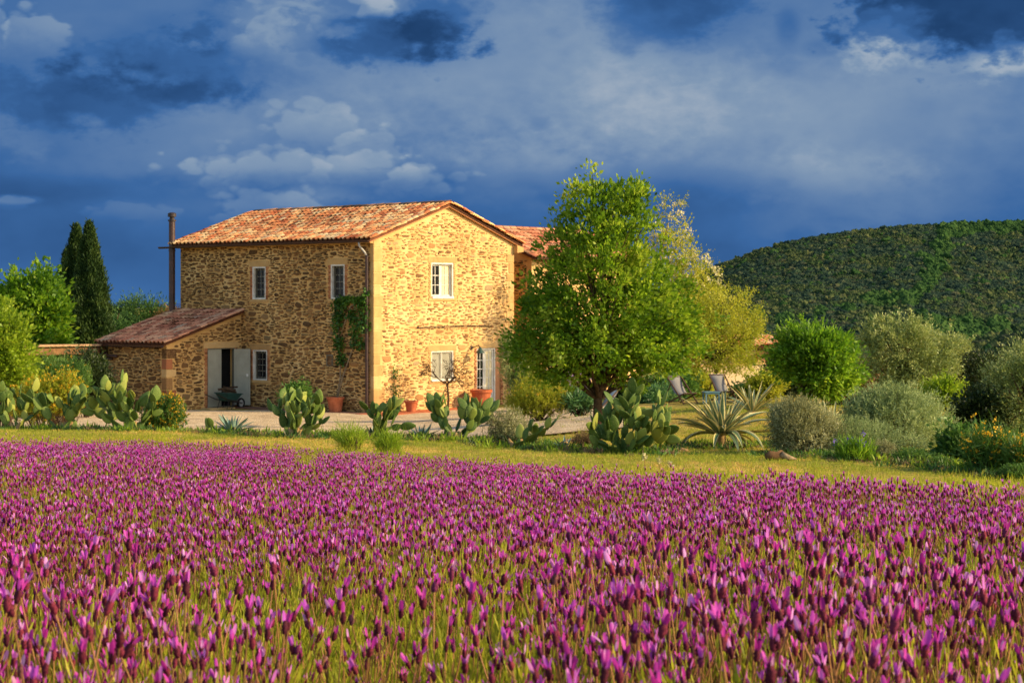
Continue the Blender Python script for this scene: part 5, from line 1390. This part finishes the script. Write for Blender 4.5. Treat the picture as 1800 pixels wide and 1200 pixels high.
def agave(label, px, d, n, L_, seed, mat, droops, stem=.12, wid=.10, low=-.1, group='agaves in the garden', turn=0.0):
    r = np.random.default_rng(700 + seed); base = G(px, d)
    root = empty('agave', base, label=label, cat='agave', group=group)
    ms = [agave_leaf(seed * 10 + i, mat, dr, wid) for i, dr in enumerate(droops)]
    for k in range(n):
        fr = k / n
        elv = low + (1.45 - low) * fr ** .85 + r.normal() * .08; az_ = k * 2.4 + r.normal() * .2
        ii = min(len(ms) - 1, int((1 - fr) * len(ms))) if r.random() < .7 else int(r.integers(0, len(ms)))
        l_ = L_ * r.uniform(.75, 1.12) * (1 - .25 * fr)
        M = Matrix.Translation((math.cos(az_) * .05, math.sin(az_) * .05, stem)) @ Matrix.Rotation(az_, 4, 'Z') @ Matrix.Rotation(-elv, 4, 'Y') @ Matrix.Diagonal((l_, l_, l_, 1))
        link_m('leaf', ms[ii], M, root)
    mb = MB(); mb.tube([(0, 0, -.08), (0, 0, stem * .6), (0, 0, stem + .1)], [.07, .085, .06], 9); mb.build('stump', cwood, root, smooth=True)
agave('large variegated agave with cream-edged arching leaves on the lawn', 1268, 31, 62, .92, 1, ag_var, [.05, .15, .35, .7, 1.6], stem=.22, wid=.13, low=.05)
agave('smaller variegated agave standing just behind the large one', 1322, 40, 22, .85, 2, ag_var, [.05, .2, .4], wid=.12, low=.4)
agave('variegated agave half hidden behind the two grey shrubs', 1462, 36, 20, .62, 3, ag_var, [.05, .3, .6], wid=.12, low=.3)
agave('blue-green agave at the gravel edge left of the dense prickly pear', 408, 32.3, 20, .42, 4, ag_blue, [.05, .15, .3], stem=.04, wid=.17, low=.35)
agave('tiny blue agave in the grass left of the narrow prickly pear', 655, 31.4, 10, .30, 5, ag_blue, [.05, .2], stem=.03, wid=.17, low=.4)
agave('small blue agave between the narrow and the wide prickly pear', 740, 31.4, 12, .36, 6, ag_blue, [.05, .2], stem=.03, wid=.17, low=.5)
agave('small blue agave right of the smallest prickly pear', 992, 30.2, 9, .24, 7, ag_blue, [.05, .2], stem=.03, wid=.2, low=.3)

# ------------------------------------------------------------------ things in the garden
wood_dark_m = mat_noise('dark_wood', [(.3, lin(58, 40, 28)), (.7, lin(92, 66, 46))], 10, 5, .7, spec=.3)
canvas = mat_noise('canvas', [(.3, lin(112, 110, 108)), (.7, lin(122, 120, 116))], 400, 2, .9, spec=.05)
blue_paint = mat_noise('blue_green_paint', [(.3, lin(84, 120, 124)), (.7, lin(110, 144, 146))], 8, 4, .6, spec=.3)
def deck_chair(label, px, d, rz, s=1.0, M=canvas):
    root = empty('deck_chair', G(px, d), rz, label=label, cat='deck chair', group='deck chairs on the lawn')
    w2 = .30; mb = MB()
    # local: x to the sitter's front, z up
    for sy in (-w2, w2): mb.beam((.62, sy, .02), (-.52, sy, .98), .032, .045)
    mb.beam((-.50, -w2, .96), (-.50, w2, .96), .04, .03); mb.beam((.58, -w2, .06), (.58, w2, .06), .03, .03)
    mb.build('back_frame', wood_dark_m, root)
    mb = MB()
    for sy in (-w2 + .045, w2 - .045): mb.beam((-.46, sy, .02), (.58, sy, .40), .032, .045)
    mb.beam((.56, -w2 + .03, .40), (.56, w2 - .03, .40), .04, .03); mb.beam((-.42, -w2 + .03, .04), (-.42, w2 - .03, .04), .03, .03)
    mb.build('seat_frame', wood_dark_m, root)
    mb = MB()
    for sy in (-w2 - .03, w2 + .03): mb.beam((-.72, sy, .02), (-.22, sy, .70), .026, .035)
    mb.build('prop', wood_dark_m, root)
    pts = [(-.52, .99), (-.40, .80), (-.26, .60), (-.10, .42), (.10, .33), (.32, .35), (.56, .42)]
    mb = MB(); o_ = 0; ws = w2 - .04
    mb.v = [(x, sy, z) for x, z in pts for sy in (-ws, ws)] + [(x, sy, z - .008) for x, z in pts for sy in (-ws, ws)]
    n_ = len(pts) * 2
    for i in range(len(pts) - 1):
        for b_ in (0, n_): mb.f.append([b_ + 2 * i, b_ + 2 * i + 1, b_ + 2 * i + 3, b_ + 2 * i + 2]); mb.m.append(0)
        for a_ in (0, 1): mb.f.append([2 * i + a_, 2 * i + 2 + a_, n_ + 2 * i + 2 + a_, n_ + 2 * i + a_]); mb.m.append(0)
    mb.build('canvas_seat', M, root, smooth=True)
    root.scale = (s, s, s)
    return root
deck_chair('grey canvas deck chair facing right on the lawn, left of the pair', 1198, 58, R(-62), .86)
deck_chair('grey canvas deck chair facing the viewer, behind the big agave', 1270, 58, R(-72), .86)
white_chair = deck_chair('pale canvas chair half hidden by the tree trunk', 1060, 52, R(-150), .80, mat_noise('white_canvas', [(.3, lin(176, 172, 162)), (.7, lin(196, 190, 180))], 60, 3, .9))
tb = empty('garden_table', G(1250, 57), R(8), label='low blue-green slatted garden table between the deck chairs', cat='table')
for i in range(5):
    mb = MB(); mb.box((-.24, -.22 + i * .092, .345), (.24, -.22 + i * .092 + .078, .37)); mb.build('slat', blue_paint, tb)
mb = MB()
for sy in (-.18, .18): mb.box((-.22, sy - .02, .30), (.22, sy + .02, .343))
mb.build('table_frame', blue_paint, tb)
for sx in (-.2, .2):
    for sy in (-.18, .18): mb = MB(); mb.box((sx - .02, sy - .0195, -.03), (sx + .02, sy + .0195, .299)); mb.build('leg', blue_paint, tb)
# wheelbarrow by the lean-to door
wb = empty('wheelbarrow', HM @ Vector((-1.15, 5.9, .0)), R(50 + 8), label='green wheelbarrow with a grey wheel parked by the open shed door', cat='wheelbarrow')
tubm = mat_noise('green_tub', [(.3, lin(30, 62, 56)), (.7, lin(42, 80, 72))], 6, 4, .5, spec=.4)
rub = mat_noise('rubber', [(.3, lin(26, 24, 24)), (.7, lin(40, 36, 34))], 10, 3, .8)
mb = MB(); o4 = [(-.42, -.30, .58), (.40, -.27, .52), (.40, .27, .52), (-.42, .30, .58)]; b4 = [(-.28, -.19, .30), (.18, -.17, .28), (.18, .17, .28), (-.28, .19, .30)]
mb.hexa(b4 + o4); tubo = mb.build('tub', tubm, wb, bevel=.02)
mb = MB(); mb.tube([(p_[0] * 1.02, p_[1] * 1.04, p_[2] + .01) for p_ in o4 + [o4[0]]], .016, 6); mb.build('rim', tubm, wb)
mb = MB()
for sy in (-1, 1): mb.tube([(.62, sy * .06, .19), (.2, sy * .18, .275), (-.4, sy * .25, .36), (-.95, sy * .29, .56)], .018, 6)
mb.build('handles', iron, wb)
mb = MB()
for sy in (-1, 1): mb.tube([(-.25, sy * .21, .34), (-.38, sy * .22, .0), (-.12, sy * .21, .0), (.02, sy * .19, .30)], .014, 6)
mb.build('legs', iron, wb)
mb = MB(); mb.lathe([(.12, -.03), (.175, -.045), (.19, 0), (.175, .045), (.12, .03)], 20); wh = mb.build('wheel', rub, wb, loc=(.62, 0, .19), rot=(R(90), 0, 0), smooth=True)
mb = MB(); mb.lathe([(.0, -.035), (.05, -.04), (.125, -.02), (.125, .02), (.05, .04), (0, .035)], 16); mb.build('wheel_rim', zinc, wh)
rr_ = np.random.default_rng(3)
hp_ = empty('firewood_heap', HM @ Vector((-1.15, 5.9, .50)), R(50 + 8), label='heap of brown logs and prunings lying in the wheelbarrow', cat='firewood')
for k in range(9):
    mb = MB(); c_ = Vector((rr_.uniform(-.25, .2), rr_.uniform(-.15, .15), .06 + .025 * k)); a_ = rr_.uniform(0, 3.14); dv = Vector((math.cos(a_), math.sin(a_), rr_.uniform(-.15, .25))) * rr_.uniform(.15, .28)
    mb.tube([c_ - dv, c_ + dv * .2 + Vector((0, 0, .01)), c_ + dv], rr_.uniform(.025, .05), 8); mb.build('log', bark, hp_)
# fallen log on the lawn
lg = empty('fallen_log', G(1366, 27.6), R(12), label='weathered split log lying on the lawn in front of the grey shrub', cat='log')
mb = MB(); mb.tube([(-.17, 0, .06), (-.10, .01, .075), (.0, 0, .07), (.07, .015, .08), (.11, .01, .07)], [.05, .075, .065, .08, .05], 11)
mb.build('log_wood', timber, lg, smooth=True)
mb = MB(); mb.tube([(.05, -.03, .10), (.14, -.06, .05), (.28, -.05, .02)], [.05, .045, .015], 8); mb.build('broken_limb', bark_pale, lg, smooth=True)

timber_light = mat_noise('sunlit_timber', [(.3, lin(132, 104, 76)), (.6, lin(166, 136, 102)), (.8, lin(186, 158, 124))], 6, 6, .9, bump=.4, spec=.1)  # paler copy of the timber with sunlight put into its colour
# pergola to the left of the lean-to
A_ = W(30, 608, 60); B_ = W(186, 606, 66.2)
pg = empty('pergola', (A_.x, A_.y, gz(A_.x, A_.y)), label='timber pergola beam on a post running left from the lean-to', cat='pergola')
o_ = pg.location
mb = MB(); mb.beam(A_ - o_ + Vector((0, 0, -.20)), B_ - o_ + Vector((0, 0, -.20)), .2, .24); mb.build('beam', timber, pg, bevel=.015)
mb = MB(); mb.beam(A_ - o_ + Vector((0, 0, .0)), B_ - o_ + Vector((0, 0, .0)), .42, .07); mb.build('capping', timber_light, pg)
for px, d in ((116, 63.1), (20, 59.5)):
    P_ = W(px, 624, d); g_ = gz(P_.x, P_.y)
    mb = MB(); mb.box((P_.x - .13, P_.y - .13, g_ - .1), (P_.x + .13, P_.y + .13, P_.z - .02)); mb.box((P_.x - .2, P_.y - .14, P_.z - .16), (P_.x + .2, P_.y + .14, P_.z - .021))
    mb.v = [tuple(Vector(q_) - o_) for q_ in mb.v]; mb.build('post', timber, pg)
mb = MB(); q0 = W(172, 612, 65.6) - o_; q1 = W(206, 626, 65.2) - o_
mb.tube([q0, (q0 + q1) / 2 + Vector((0, 0, -.12)), q1], .06, 8); mb.build('drain_pipe', copper, pg, smooth=True)

# small house behind the yellow-green tree
sb = empty('garden_house', G(1345, 76), R(10), label='small terracotta-roofed outbuilding with open pillared porch, half hidden by trees', cat='building')
k_ = 76 / F
def SB(px, py, dy=0.0):
    p_ = W(px, py, 76 + dy); return Matrix.Rotation(-R(10), 4, 'Z') @ (p_ - sb.location)
zg = -.2; ze = SB(1350, 612).z; zr = SB(1345, 596).z
plast = mat_noise('pale_plaster', [(.3, lin(196, 168, 126)), (.7, lin(216, 192, 152))], 2, 6, .9, bump=.2)
xl = -2.6; xr = 3.9; yb = 3.6
mb = MB(); mb.box((xl, .9, zg), (-.55, yb, ze)); mb.box((.9, .9, zg), (xr, yb, ze)); mb.box((-.55, 2.6, zg), (.9, yb, ze)); mb.build('wall', plast, sb)
for x_ in (-.22, .55): mb = MB(); mb.box((x_ - .16, -.2, zg), (x_ + .16, .12, ze - .06)); mb.build('pillar', brickm, sb, bevel=.01)
mb = MB(); mb.box((-2.6, -.24, ze - .12), (.8, .16, ze + .04)); mb.build('lintel', timber, sb)
mb = MB(); mb.hexa([(xl - .3, -.5, ze + .03), (1.0, -.5, ze + .03), (1.0, 2.1, zr), (xl - .3, 2.1, zr), (xl - .3, -.5, ze + .12), (1.0, -.5, ze + .12), (1.0, 2.1, zr + .1), (xl - .3, 2.1, zr + .1)])
mb.hexa([(1.0, .6, ze - .1), (xr + .2, .6, ze - .1), (xr + .2, 2.1, zr - .12), (1.0, 2.1, zr - .12), (1.0, .6, ze - .02), (xr + .2, .6, ze - .02), (xr + .2, 2.1, zr - .03), (1.0, 2.1, zr - .03)])
rf = mb.build('roof', chan, sb)
its = []
s_ = Vector((0, 2.6, zr - ze - .03)).normalized(); n_ = Vector((1, 0, 0)).cross(s_)
for i in range(18):
    for j in range(9): its.append((basis(Vector((xl - .2 + i * .21, -.52 + 0, ze + .13)) + s_ * (.29 * j), s_, Vector((1, 0, 0)), n_), 0))
join(its, [tilem], 'roof_tiles', rf, shapes=[TS], kind='stuff')
p0 = W(1215, 664, 68); p1 = W(1450, 640, 70)
gw = empty('garden_wall', (p0.x, p0.y, gz(p0.x, p0.y)), label='long low pale garden wall below the outbuilding', cat='wall')
mb = MB(); e_ = p1 - p0; mb.hexa([Vector((0, 0, -.6)), Vector((e_.x, e_.y, -.8)), Vector((e_.x, e_.y + .3, -.8)), Vector((0, .3, -.6)), Vector((0, 0, .85)), Vector((e_.x, e_.y, 1.0)), Vector((e_.x, e_.y + .3, 1.0)), Vector((0, .3, .85))])
mb.build('wall_face', plast, gw)
mb = MB(); mb.hexa([Vector((-.05, -.06, .852)), Vector((e_.x, e_.y - .06, 1.002)), Vector((e_.x, e_.y + .36, 1.002)), Vector((-.05, .36, .852)), Vector((-.05, -.06, .92)), Vector((e_.x, e_.y - .06, 1.07)), Vector((e_.x, e_.y + .36, 1.07)), Vector((-.05, .36, .92))])
mb.build('coping', dressed, gw)
# ------------------------------------------------------------------ lavender field
stem_m = mat_leaf('lavender_stem', [(0, lin(116, 88, 46)), (.5, lin(152, 110, 62)), (1, lin(170, 120, 80))], .2, .6, .2, 3, .1)
m, t, p = new_mat('lavender_head')
oi = t.node('ShaderNodeObjectInfo'); tcn = t.node('ShaderNodeTexCoord')
col = t.ramp(oi.outputs['Random'], [(0, lin(74, 24, 36)), (.4, lin(104, 34, 52)), (.75, lin(128, 46, 62)), (.92, lin(104, 40, 80)), (1, lin(120, 84, 58))])
col = t.mix(t.math('MULTIPLY', t.smooth(t.noise(tcn.outputs['Object'], 420, 2, .6), .42, .62), .6), col, lin(44, 14, 26))
t.l.new(col, p.inputs['Base Color']); p.inputs['Roughness'].default_value = .8; p.inputs['Specular IOR Level'].default_value = .15
head_m = m
def petal_mat(name, stops):
    m, t, p = new_mat(name)
    oi = t.node('ShaderNodeObjectInfo')
    ge = t.node('ShaderNodeNewGeometry')
    f = t.math('FRACT', t.math('ADD', oi.outputs['Random'], t.math('MULTIPLY', ge.outputs['Random Per Island'], .35)))
    col = t.ramp(f, stops)
    t.l.new(col, p.inputs['Base Color']); p.inputs['Roughness'].default_value = .55; p.inputs['Specular IOR Level'].default_value = .2
    tr = t.node('ShaderNodeBsdfTranslucent'); t.l.new(col, tr.inputs[0])
    mxs = t.node('ShaderNodeMixShader'); mxs.inputs[0].default_value = .45
    t.l.new(p.outputs[0], mxs.inputs[1]); t.l.new(tr.outputs[0], mxs.inputs[2]); t.l.new(mxs.outputs[0], t.n['Material Output'].inputs[0])
    return m
bract_m = petal_mat('lavender_bract', [(0, lin(156, 38, 130)), (.2, lin(192, 54, 158)), (.5, lin(218, 86, 190)), (.70, lin(184, 78, 194)), (.84, lin(230, 136, 214)), (.96, lin(226, 168, 220)), (1, lin(166, 104, 116))])
lav_leaf = mat_leaf('lavender_leaf', [(0, lin(104, 118, 26)), (.4, lin(146, 154, 40)), (.75, lin(182, 178, 58)), (1, lin(194, 180, 84))], .5, .55, .2, 2.5, .35)
HS = .355   # stem height
def flower_parts(seed):
    r = np.random.default_rng(9000 + seed)
    bx, by = r.normal() * .025, r.normal() * .025
    # stem
    n = 4; V = []
    for i in range(n):
        s = i / (n - 1)
        for k in range(3): V.append((bx * s * s + .0013 * math.cos(k * 2.09), by * s * s + .0013 * math.sin(k * 2.09), HS * s))
    q = [(i * 3 + k, i * 3 + (k + 1) % 3, i * 3 + 3 + (k + 1) % 3, i * 3 + 3 + k) for i in range(n - 1) for k in range(3)]
    stem = (np.array(V), np.array(q))
    # head: stacked rows of bract scales
    Lh = r.uniform(.014, .024); R_ = r.uniform(.0032, .0046); nr, ns = 9, 10; V = []
    for i in range(nr):
        s = i / (nr - 1); rad = R_ * max(.12, math.sin(math.pi * (.10 + .84 * s)) ** .55)
        for k in range(ns):
            a_ = 2 * math.pi * (k + .5 * (i % 2)) / ns
            rr = rad * (1 + (.26 if (k + i // 2) % 2 else -.22) + r.normal() * .07)
            V.append((bx + math.cos(a_) * rr, by + math.sin(a_) * rr, HS - .002 + Lh * s + r.normal() * .0004))
    q = [(i * ns + k, i * ns + (k + 1) % ns, (i + 1) * ns + (k + 1) % ns, (i + 1) * ns + k) for i in range(nr - 1) for k in range(ns)]
    V.append((bx, by, HS - .002 + Lh * 1.02)); V.append((bx, by, HS - .004))
    tt = [((nr - 1) * ns + k, (nr - 1) * ns + (k + 1) % ns, nr * ns) for k in range(ns)] + [((k + 1) % ns, k, nr * ns + 1) for k in range(ns)]
    head = (np.array(V), np.array(q), np.array(tt))
    # upright bracts on the tip
    br = []; nb = int(r.choice([3, 3, 4, 4, 5, 6])) if seed % 5 != 4 else 1; a0 = r.uniform(0, 6.28); topz = HS - .004 + Lh
    for b_ in range(nb):
        a_ = a0 + b_ * 6.28 / nb + r.normal() * .35; tilt = abs(r.normal(.32, .22)); Lb = r.uniform(.011, .022); wb_ = Lb * r.uniform(.24, .36)
        o_ = np.array([math.cos(a_), math.sin(a_), 0]); sd = np.array([-math.sin(a_), math.cos(a_), 0]); V = []
        base = np.array([bx, by, topz - .004]) + o_ * R_ * .4
        pt = base.copy(); ang = tilt * .4; curl = r.normal(.5, .5)
        rows = 6
        for i in range(rows):
            s = i / (rows - 1); w_ = wb_ * (math.sin(math.pi * (.14 + .74 * s)) ** .8) * .5
            for c in (-1, 0, 1): V.append(pt + sd * c * w_ - o_ * (abs(c) * w_ * .35) * -1)
            ang += (tilt * .6 + curl * s * .5) / rows
            pt = pt + (np.array([0, 0, 1]) * math.cos(ang) + o_ * math.sin(ang)) * Lb / (rows - 1)
        q = [(i * 3 + c, i * 3 + c + 1, i * 3 + 4 + c, i * 3 + 3 + c) for i in range(rows - 1) for c in (0, 1)]
        br.append((np.array(V), np.array(q)))
    return stem, head, br
NV = 18
FP = [flower_parts(k) for k in range(NV)]
def joined(fp):
    st, hd, br = fp; V = [st[0], hd[0]]; off = len(st[0]); Q = [st[1], hd[1] + off]; T = [hd[2] + off]; mi = [0] * len(st[1]) + [1] * len(hd[1]); off += len(hd[0])
    for v_, q_ in br: V.append(v_); Q.append(q_ + off); mi += [2] * len(q_); off += len(v_)
    mi += [1] * len(hd[2])
    return mesh_np('lavender_spike', np.concatenate(V), [np.concatenate(Q), T[0]], [stem_m, head_m, bract_m], mi, smooth=True)
SPIKES = [joined(f) for f in FP]
def tuft_mesh(seed):
    """lavender shoots with narrow upright leaves"""
    r = np.random.default_rng(400 + seed); P = []; Dv = []; L = []
    for s in range(10):
        a_ = r.uniform(0, 6.28); ln = r.uniform(.16, .30); tl = r.uniform(.05, .5); ax = np.array([math.cos(a_) * tl, math.sin(a_) * tl, 1]); ax /= np.linalg.norm(ax)
        b0 = np.array([r.normal() * .035, r.normal() * .035, 0])
        for k in range(30):
            f = r.random() ** .7; P.append(b0 + ax * ln * f + r.normal(size=3) * .006)
            b_ = r.uniform(0, 6.28); o_ = np.array([math.cos(b_), math.sin(b_), 0]); Dv.append(ax * .9 + o_ * .65 * (1.1 - f)); L.append(r.uniform(.016, .034))
    P = np.array(P); L = np.array(L)
    V, q = leaf_quads(P, np.array(Dv), L, L * .09 + .0008, r=r)
    return mesh_np('lavender_tuft', V, [q], lav_leaf)
TUFTS = [tuft_mesh(k) for k in range(8)]
# candidate spots over the visible wedge
def spots(dens, d0, d1, pxm=140):
    h = (900 + pxm) / F; m = 2.2                          # the wedge in view and a good step to either side
    xm = h * d1 + m; n = int(2 * xm * (d1 - d0) * dens)
    y = rng.uniform(d0, d1, n); x = rng.uniform(-xm, xm, n)
    k = np.abs(x) < h * y + m
    return x[k], y[k]
def plants(x, y):
    """mounded lavender bushes: 0 in the gaps between them, 1 on their crowns"""
    return fbm(x / .62 + 3.3, y / .62, 61, 2)
def density(x, y):
    a = plants(x, y); b_ = fbm(x / 2.3, y / 2.3, 71, 2)
    d = np.clip((a * .55 + b_ * .6 - .42) / .22, .05, 1)
    return np.maximum(d, .06 + .54 * np.clip((y - 5) / 10, 0, 1)) * np.clip(.80 + y / 20, .80, 1)
x, y = spots(1100, 1.5, 26)
g = ground(x, y); top = g + .335
dn = density(x, y)
ok = in_field(x, y, top, -5) & (rng.random(len(x)) < dn)
# thin out towards the ragged far edge
px = 900 + F * x / y; py = HOR + (CAMZ - top) / y * F
ok &= rng.random(len(x)) < np.clip((py - field_edge(px) + 6) / 24, .12, 1)
# grassy gaps near the far edge
gap = fbm(px / 60, py / 12, 81, 3)
ok &= ~((gap > .60) & (py < field_edge(px) + 46) & (py > field_edge(px) + 8) & (np.abs(px - 760) < 260))
x, y, g = x[ok], y[ok], g[ok]
n = len(x)
sc = .82 * rng.uniform(.74, 1.18, n) * np.where((y < 4.5) & (rng.random(n) < .3), 1.22, 1.0) * (.90 + .26 * plants(x, y))
rot = np.stack([rng.normal(size=n) * .2, rng.normal(size=n) * .2, rng.uniform(0, 6.28, n)], -1)
vi = rng.integers(0, NV, n)
z = g + .02
# the 300 that show largest become flowers of their own
vis = (np.abs(x / y * F) < 905) & (HOR + (CAMZ - (z + .37 * sc)) / y * F < 1196)
order = np.argsort(np.where(vis, y, 1e9))
near = order[:300]; rest = order[300:]
S_ME = [mesh_np('stem', f[0][0], [f[0][1]], stem_m, smooth=True) for f in FP]
H_ME = [mesh_np('flower_head', f[1][0], [f[1][1], f[1][2]], head_m, smooth=True) for f in FP]
B_ME = [[mesh_np('bract', v_, [q_], bract_m, smooth=True) for v_, q_ in f[2]] for f in FP]
for i in near:
    e = empty('lavender_flower', (x[i], y[i], z[i]), label='magenta lavender spike with upright petals on a thin stem, in the front of the field', cat='lavender flower', group='lavender flowers nearest the viewer')
    e.rotation_euler = tuple(rot[i]); e.scale = (sc[i],) * 3
    k = vi[i]
    link('stem', S_ME[k], e); link('flower_head', H_ME[k], e)
    for bm_ in B_ME[k]: link('bract', bm_, e)
scatter('lavender_field', np.stack([x, y, z], -1)[rest], rot[rest], sc[rest], vi[rest], SPIKES, label='field of magenta lavender flowers stretching to the lawn', kind='stuff')
# foliage
x, y = spots(105, 1.6, 27)
g = ground(x, y)
ok = in_field(x, y, g + .27, -4)
x, y, g = x[ok], y[ok], g[ok]; n = len(x)
sc = rng.uniform(.8, 1.25, n) * (.78 + .5 * plants(x, y))
rot = np.stack([rng.normal(size=n) * .12, rng.normal(size=n) * .12, rng.uniform(0, 6.28, n)], -1)
scatter('lavender_foliage', np.stack([x, y, g - .01], -1), rot, sc, rng.integers(0, 8, n), TUFTS, label='yellow-green lavender foliage under the flowers', kind='stuff')

# ------------------------------------------------------------------ grass on the lawn
dry_m = mat_leaf('dry_grass_blade', [(0, lin(164, 140, 58)), (.5, lin(204, 168, 84)), (1, lin(224, 192, 120))], .3, .7, .1, .35, .4)
grass_m = mat_leaf('grass_blade', [(0, lin(96, 120, 32)), (.35, lin(132, 148, 42)), (.65, lin(166, 162, 62)), (1, lin(196, 172, 92))], .35, .6, .15, .35, .6)
def grass_mesh(seed, h, gm=None):
    r = np.random.default_rng(600 + seed); n = 16
    P = np.stack([r.normal(size=n) * .05, r.normal(size=n) * .05, np.zeros(n)], -1)
    V, q = leaf_quads(P, unit(r.normal(size=(n, 3)) * .4 + [0, 0, 1]), r.uniform(.5, 1.2, n) * h, np.full(n, .006), r=r)
    return mesh_np('grass_tuft', V, [q], gm or grass_m)
GR = [grass_mesh(k, .05) for k in range(4)] + [grass_mesh(k, .11) for k in range(4, 6)] + [grass_mesh(k, .045, dry_m) for k in range(6, 10)]
x, y = spots(75, 17, 47, 60)
g = ground(x, y); px = 900 + F * x / y
onlawn = ~in_field(x, y, g + .33, -14) & ((y < 34.5) | (px > 880 + (y - 34) * 2))
onlawn &= rng.random(len(x)) < np.clip(1.4 - y / 45, .25, 1)
x, y, g = x[onlawn], y[onlawn], g[onlawn]; n = len(x)
idx = np.where((rng.random(n) < .05) | (in_field(x, y, g + .33, 14) & (rng.random(n) < .4)), rng.integers(4, 6, n), rng.integers(0, 4, n))
pyg = HOR + (CAMZ - g - .33) / y * F
near_edge = np.clip(1 - np.abs(field_edge(px[onlawn]) - 6 - pyg) / 22, 0, 1)
dryp = np.clip(near_edge * .9 + (fbm(x / 3, y / 1.6, 33) - .45) * 2.2, .04, .92)
idx = np.where(rng.random(n) < dryp, rng.integers(6, 10, n), idx)
scatter('lawn_grass', np.stack([x, y, g], -1), np.stack([0 * x, 0 * x, rng.uniform(0, 6.28, n)], -1), rng.uniform(.7, 1.3, n), idx, GR, label='short sunlit grass between the field and the garden', kind='stuff')

# weeds and litter round the feet of the cacti and shrubs
def weed_mesh(seed, mat, h):
    r = np.random.default_rng(800 + seed); n = 40
    P = np.stack([r.normal(size=n) * .07, r.normal(size=n) * .07, r.random(n) * .03], -1)
    V, q = leaf_quads(P, unit(r.normal(size=(n, 3)) * .8 + [0, 0, .9]), r.uniform(.4, 1.1, n) * h, np.full(n, h * .16), r=r)
    return mesh_np('weed', V, [q], mat)
WM = [weed_mesh(k, lf_herb, .11) for k in range(3)] + [weed_mesh(k, lf_dry, .08) for k in range(3, 5)] + [weed_mesh(5, lf_lime, .13), weed_mesh(6, lf_dark, .10)]
bx = [(18, 33), (104, 32.8), (212, 32.4), (290, 33.2), (408, 32.3), (522, 31), (600, 31.2), (682, 31), (740, 31.3), (812, 31), (888, 31), (945, 30), (1030, 30.3), (1112, 29.5), (1268, 31), (1330, 31.5), (1408, 29.2), (1500, 28.6), (1560, 28), (1640, 27.6), (1720, 26.8), (1780, 26)]
cx, cy_ = [], []
for px, d in bx:
    k = 46
    cx.append((px - 900) / F * d + rng.normal(size=k) * .42); cy_.append(d + rng.normal(size=k) * .32)
k = 260
pp = rng.uniform(-60, 1860, k); dd = np.interp(pp, [b_[0] for b_ in bx], [b_[1] for b_ in bx]) + rng.normal(size=k) * .3 + .2
cx.append((pp - 900) / F * dd); cy_.append(dd)
x = np.concatenate(cx); y = np.concatenate(cy_); n = len(x)
scatter('garden_weeds', np.stack([x, y, ground(x, y) - .005], -1), np.stack([0 * x, 0 * x, rng.uniform(0, 6.28, n)], -1), rng.uniform(.6, 1.4, n), rng.integers(0, 7, n), WM, label='weeds and dry tufts at the feet of the cacti and shrubs', kind='stuff')
# a few stones lying along the garden edge
rockm = mat_noise('field_stone', [(.3, lin(120, 92, 62)), (.6, lin(160, 128, 90)), (.8, lin(186, 156, 116))], 6, 6, .95, bump=.5, spec=.1)
for k, (px, d, s, lb) in enumerate([(1006, 32.5, .17, 'flat sandy stone left of the tree trunk'), (970, 31.6, .10, 'small brown stone just left of the little blue agave'), (1195, 30.2, .12, 'rough brown stone between the biggest cactus and the agave'), (1228, 31.4, .09, 'small reddish stone at the left foot of the large agave'), (575, 31.8, .08, 'small pale stone right of the dense prickly pear')]):
    me = crown_blob(40 + k, rockm, 3, .5, .5)
    link('stone', me, None, G(px, d, -.02 * 1), None, label=lb, cat='stone').scale = (s, s * .8, s * .7)
# pale wild flowers standing in the lavender
for k, (px, d, lb) in enumerate([(1133, 15.0, 'cream wild flower in the lavender, left one of three'), (1160, 15.4, 'cream wild flower in the lavender, middle one of three'), (1178, 14.4, 'cream wild flower in the lavender, right and lowest of three')]):
    wf = empty('wild_flower', G(px, d), label=lb, cat='wild flower', group='cream wild flowers in the lavender')
    h_ = .47 - .03 * k
    mb = MB(); mb.tube([(0, 0, -.02), (.01, 0, h_ * .5), (.0, .01, h_)], [.003, .0025, .002], 5); mb.build('stem', stem_m, wf)
    P = rng.normal(size=(40, 3)) * [.008, .008, .012] + [0, .01, h_]
    V, q = leaf_quads(P, unit(rng.normal(size=(40, 3)) + [0, 0, .5]), np.full(40, .02), np.full(40, .012)); link('flower_head', mesh_np('flower_head', V, [q], fl_cream), wf)
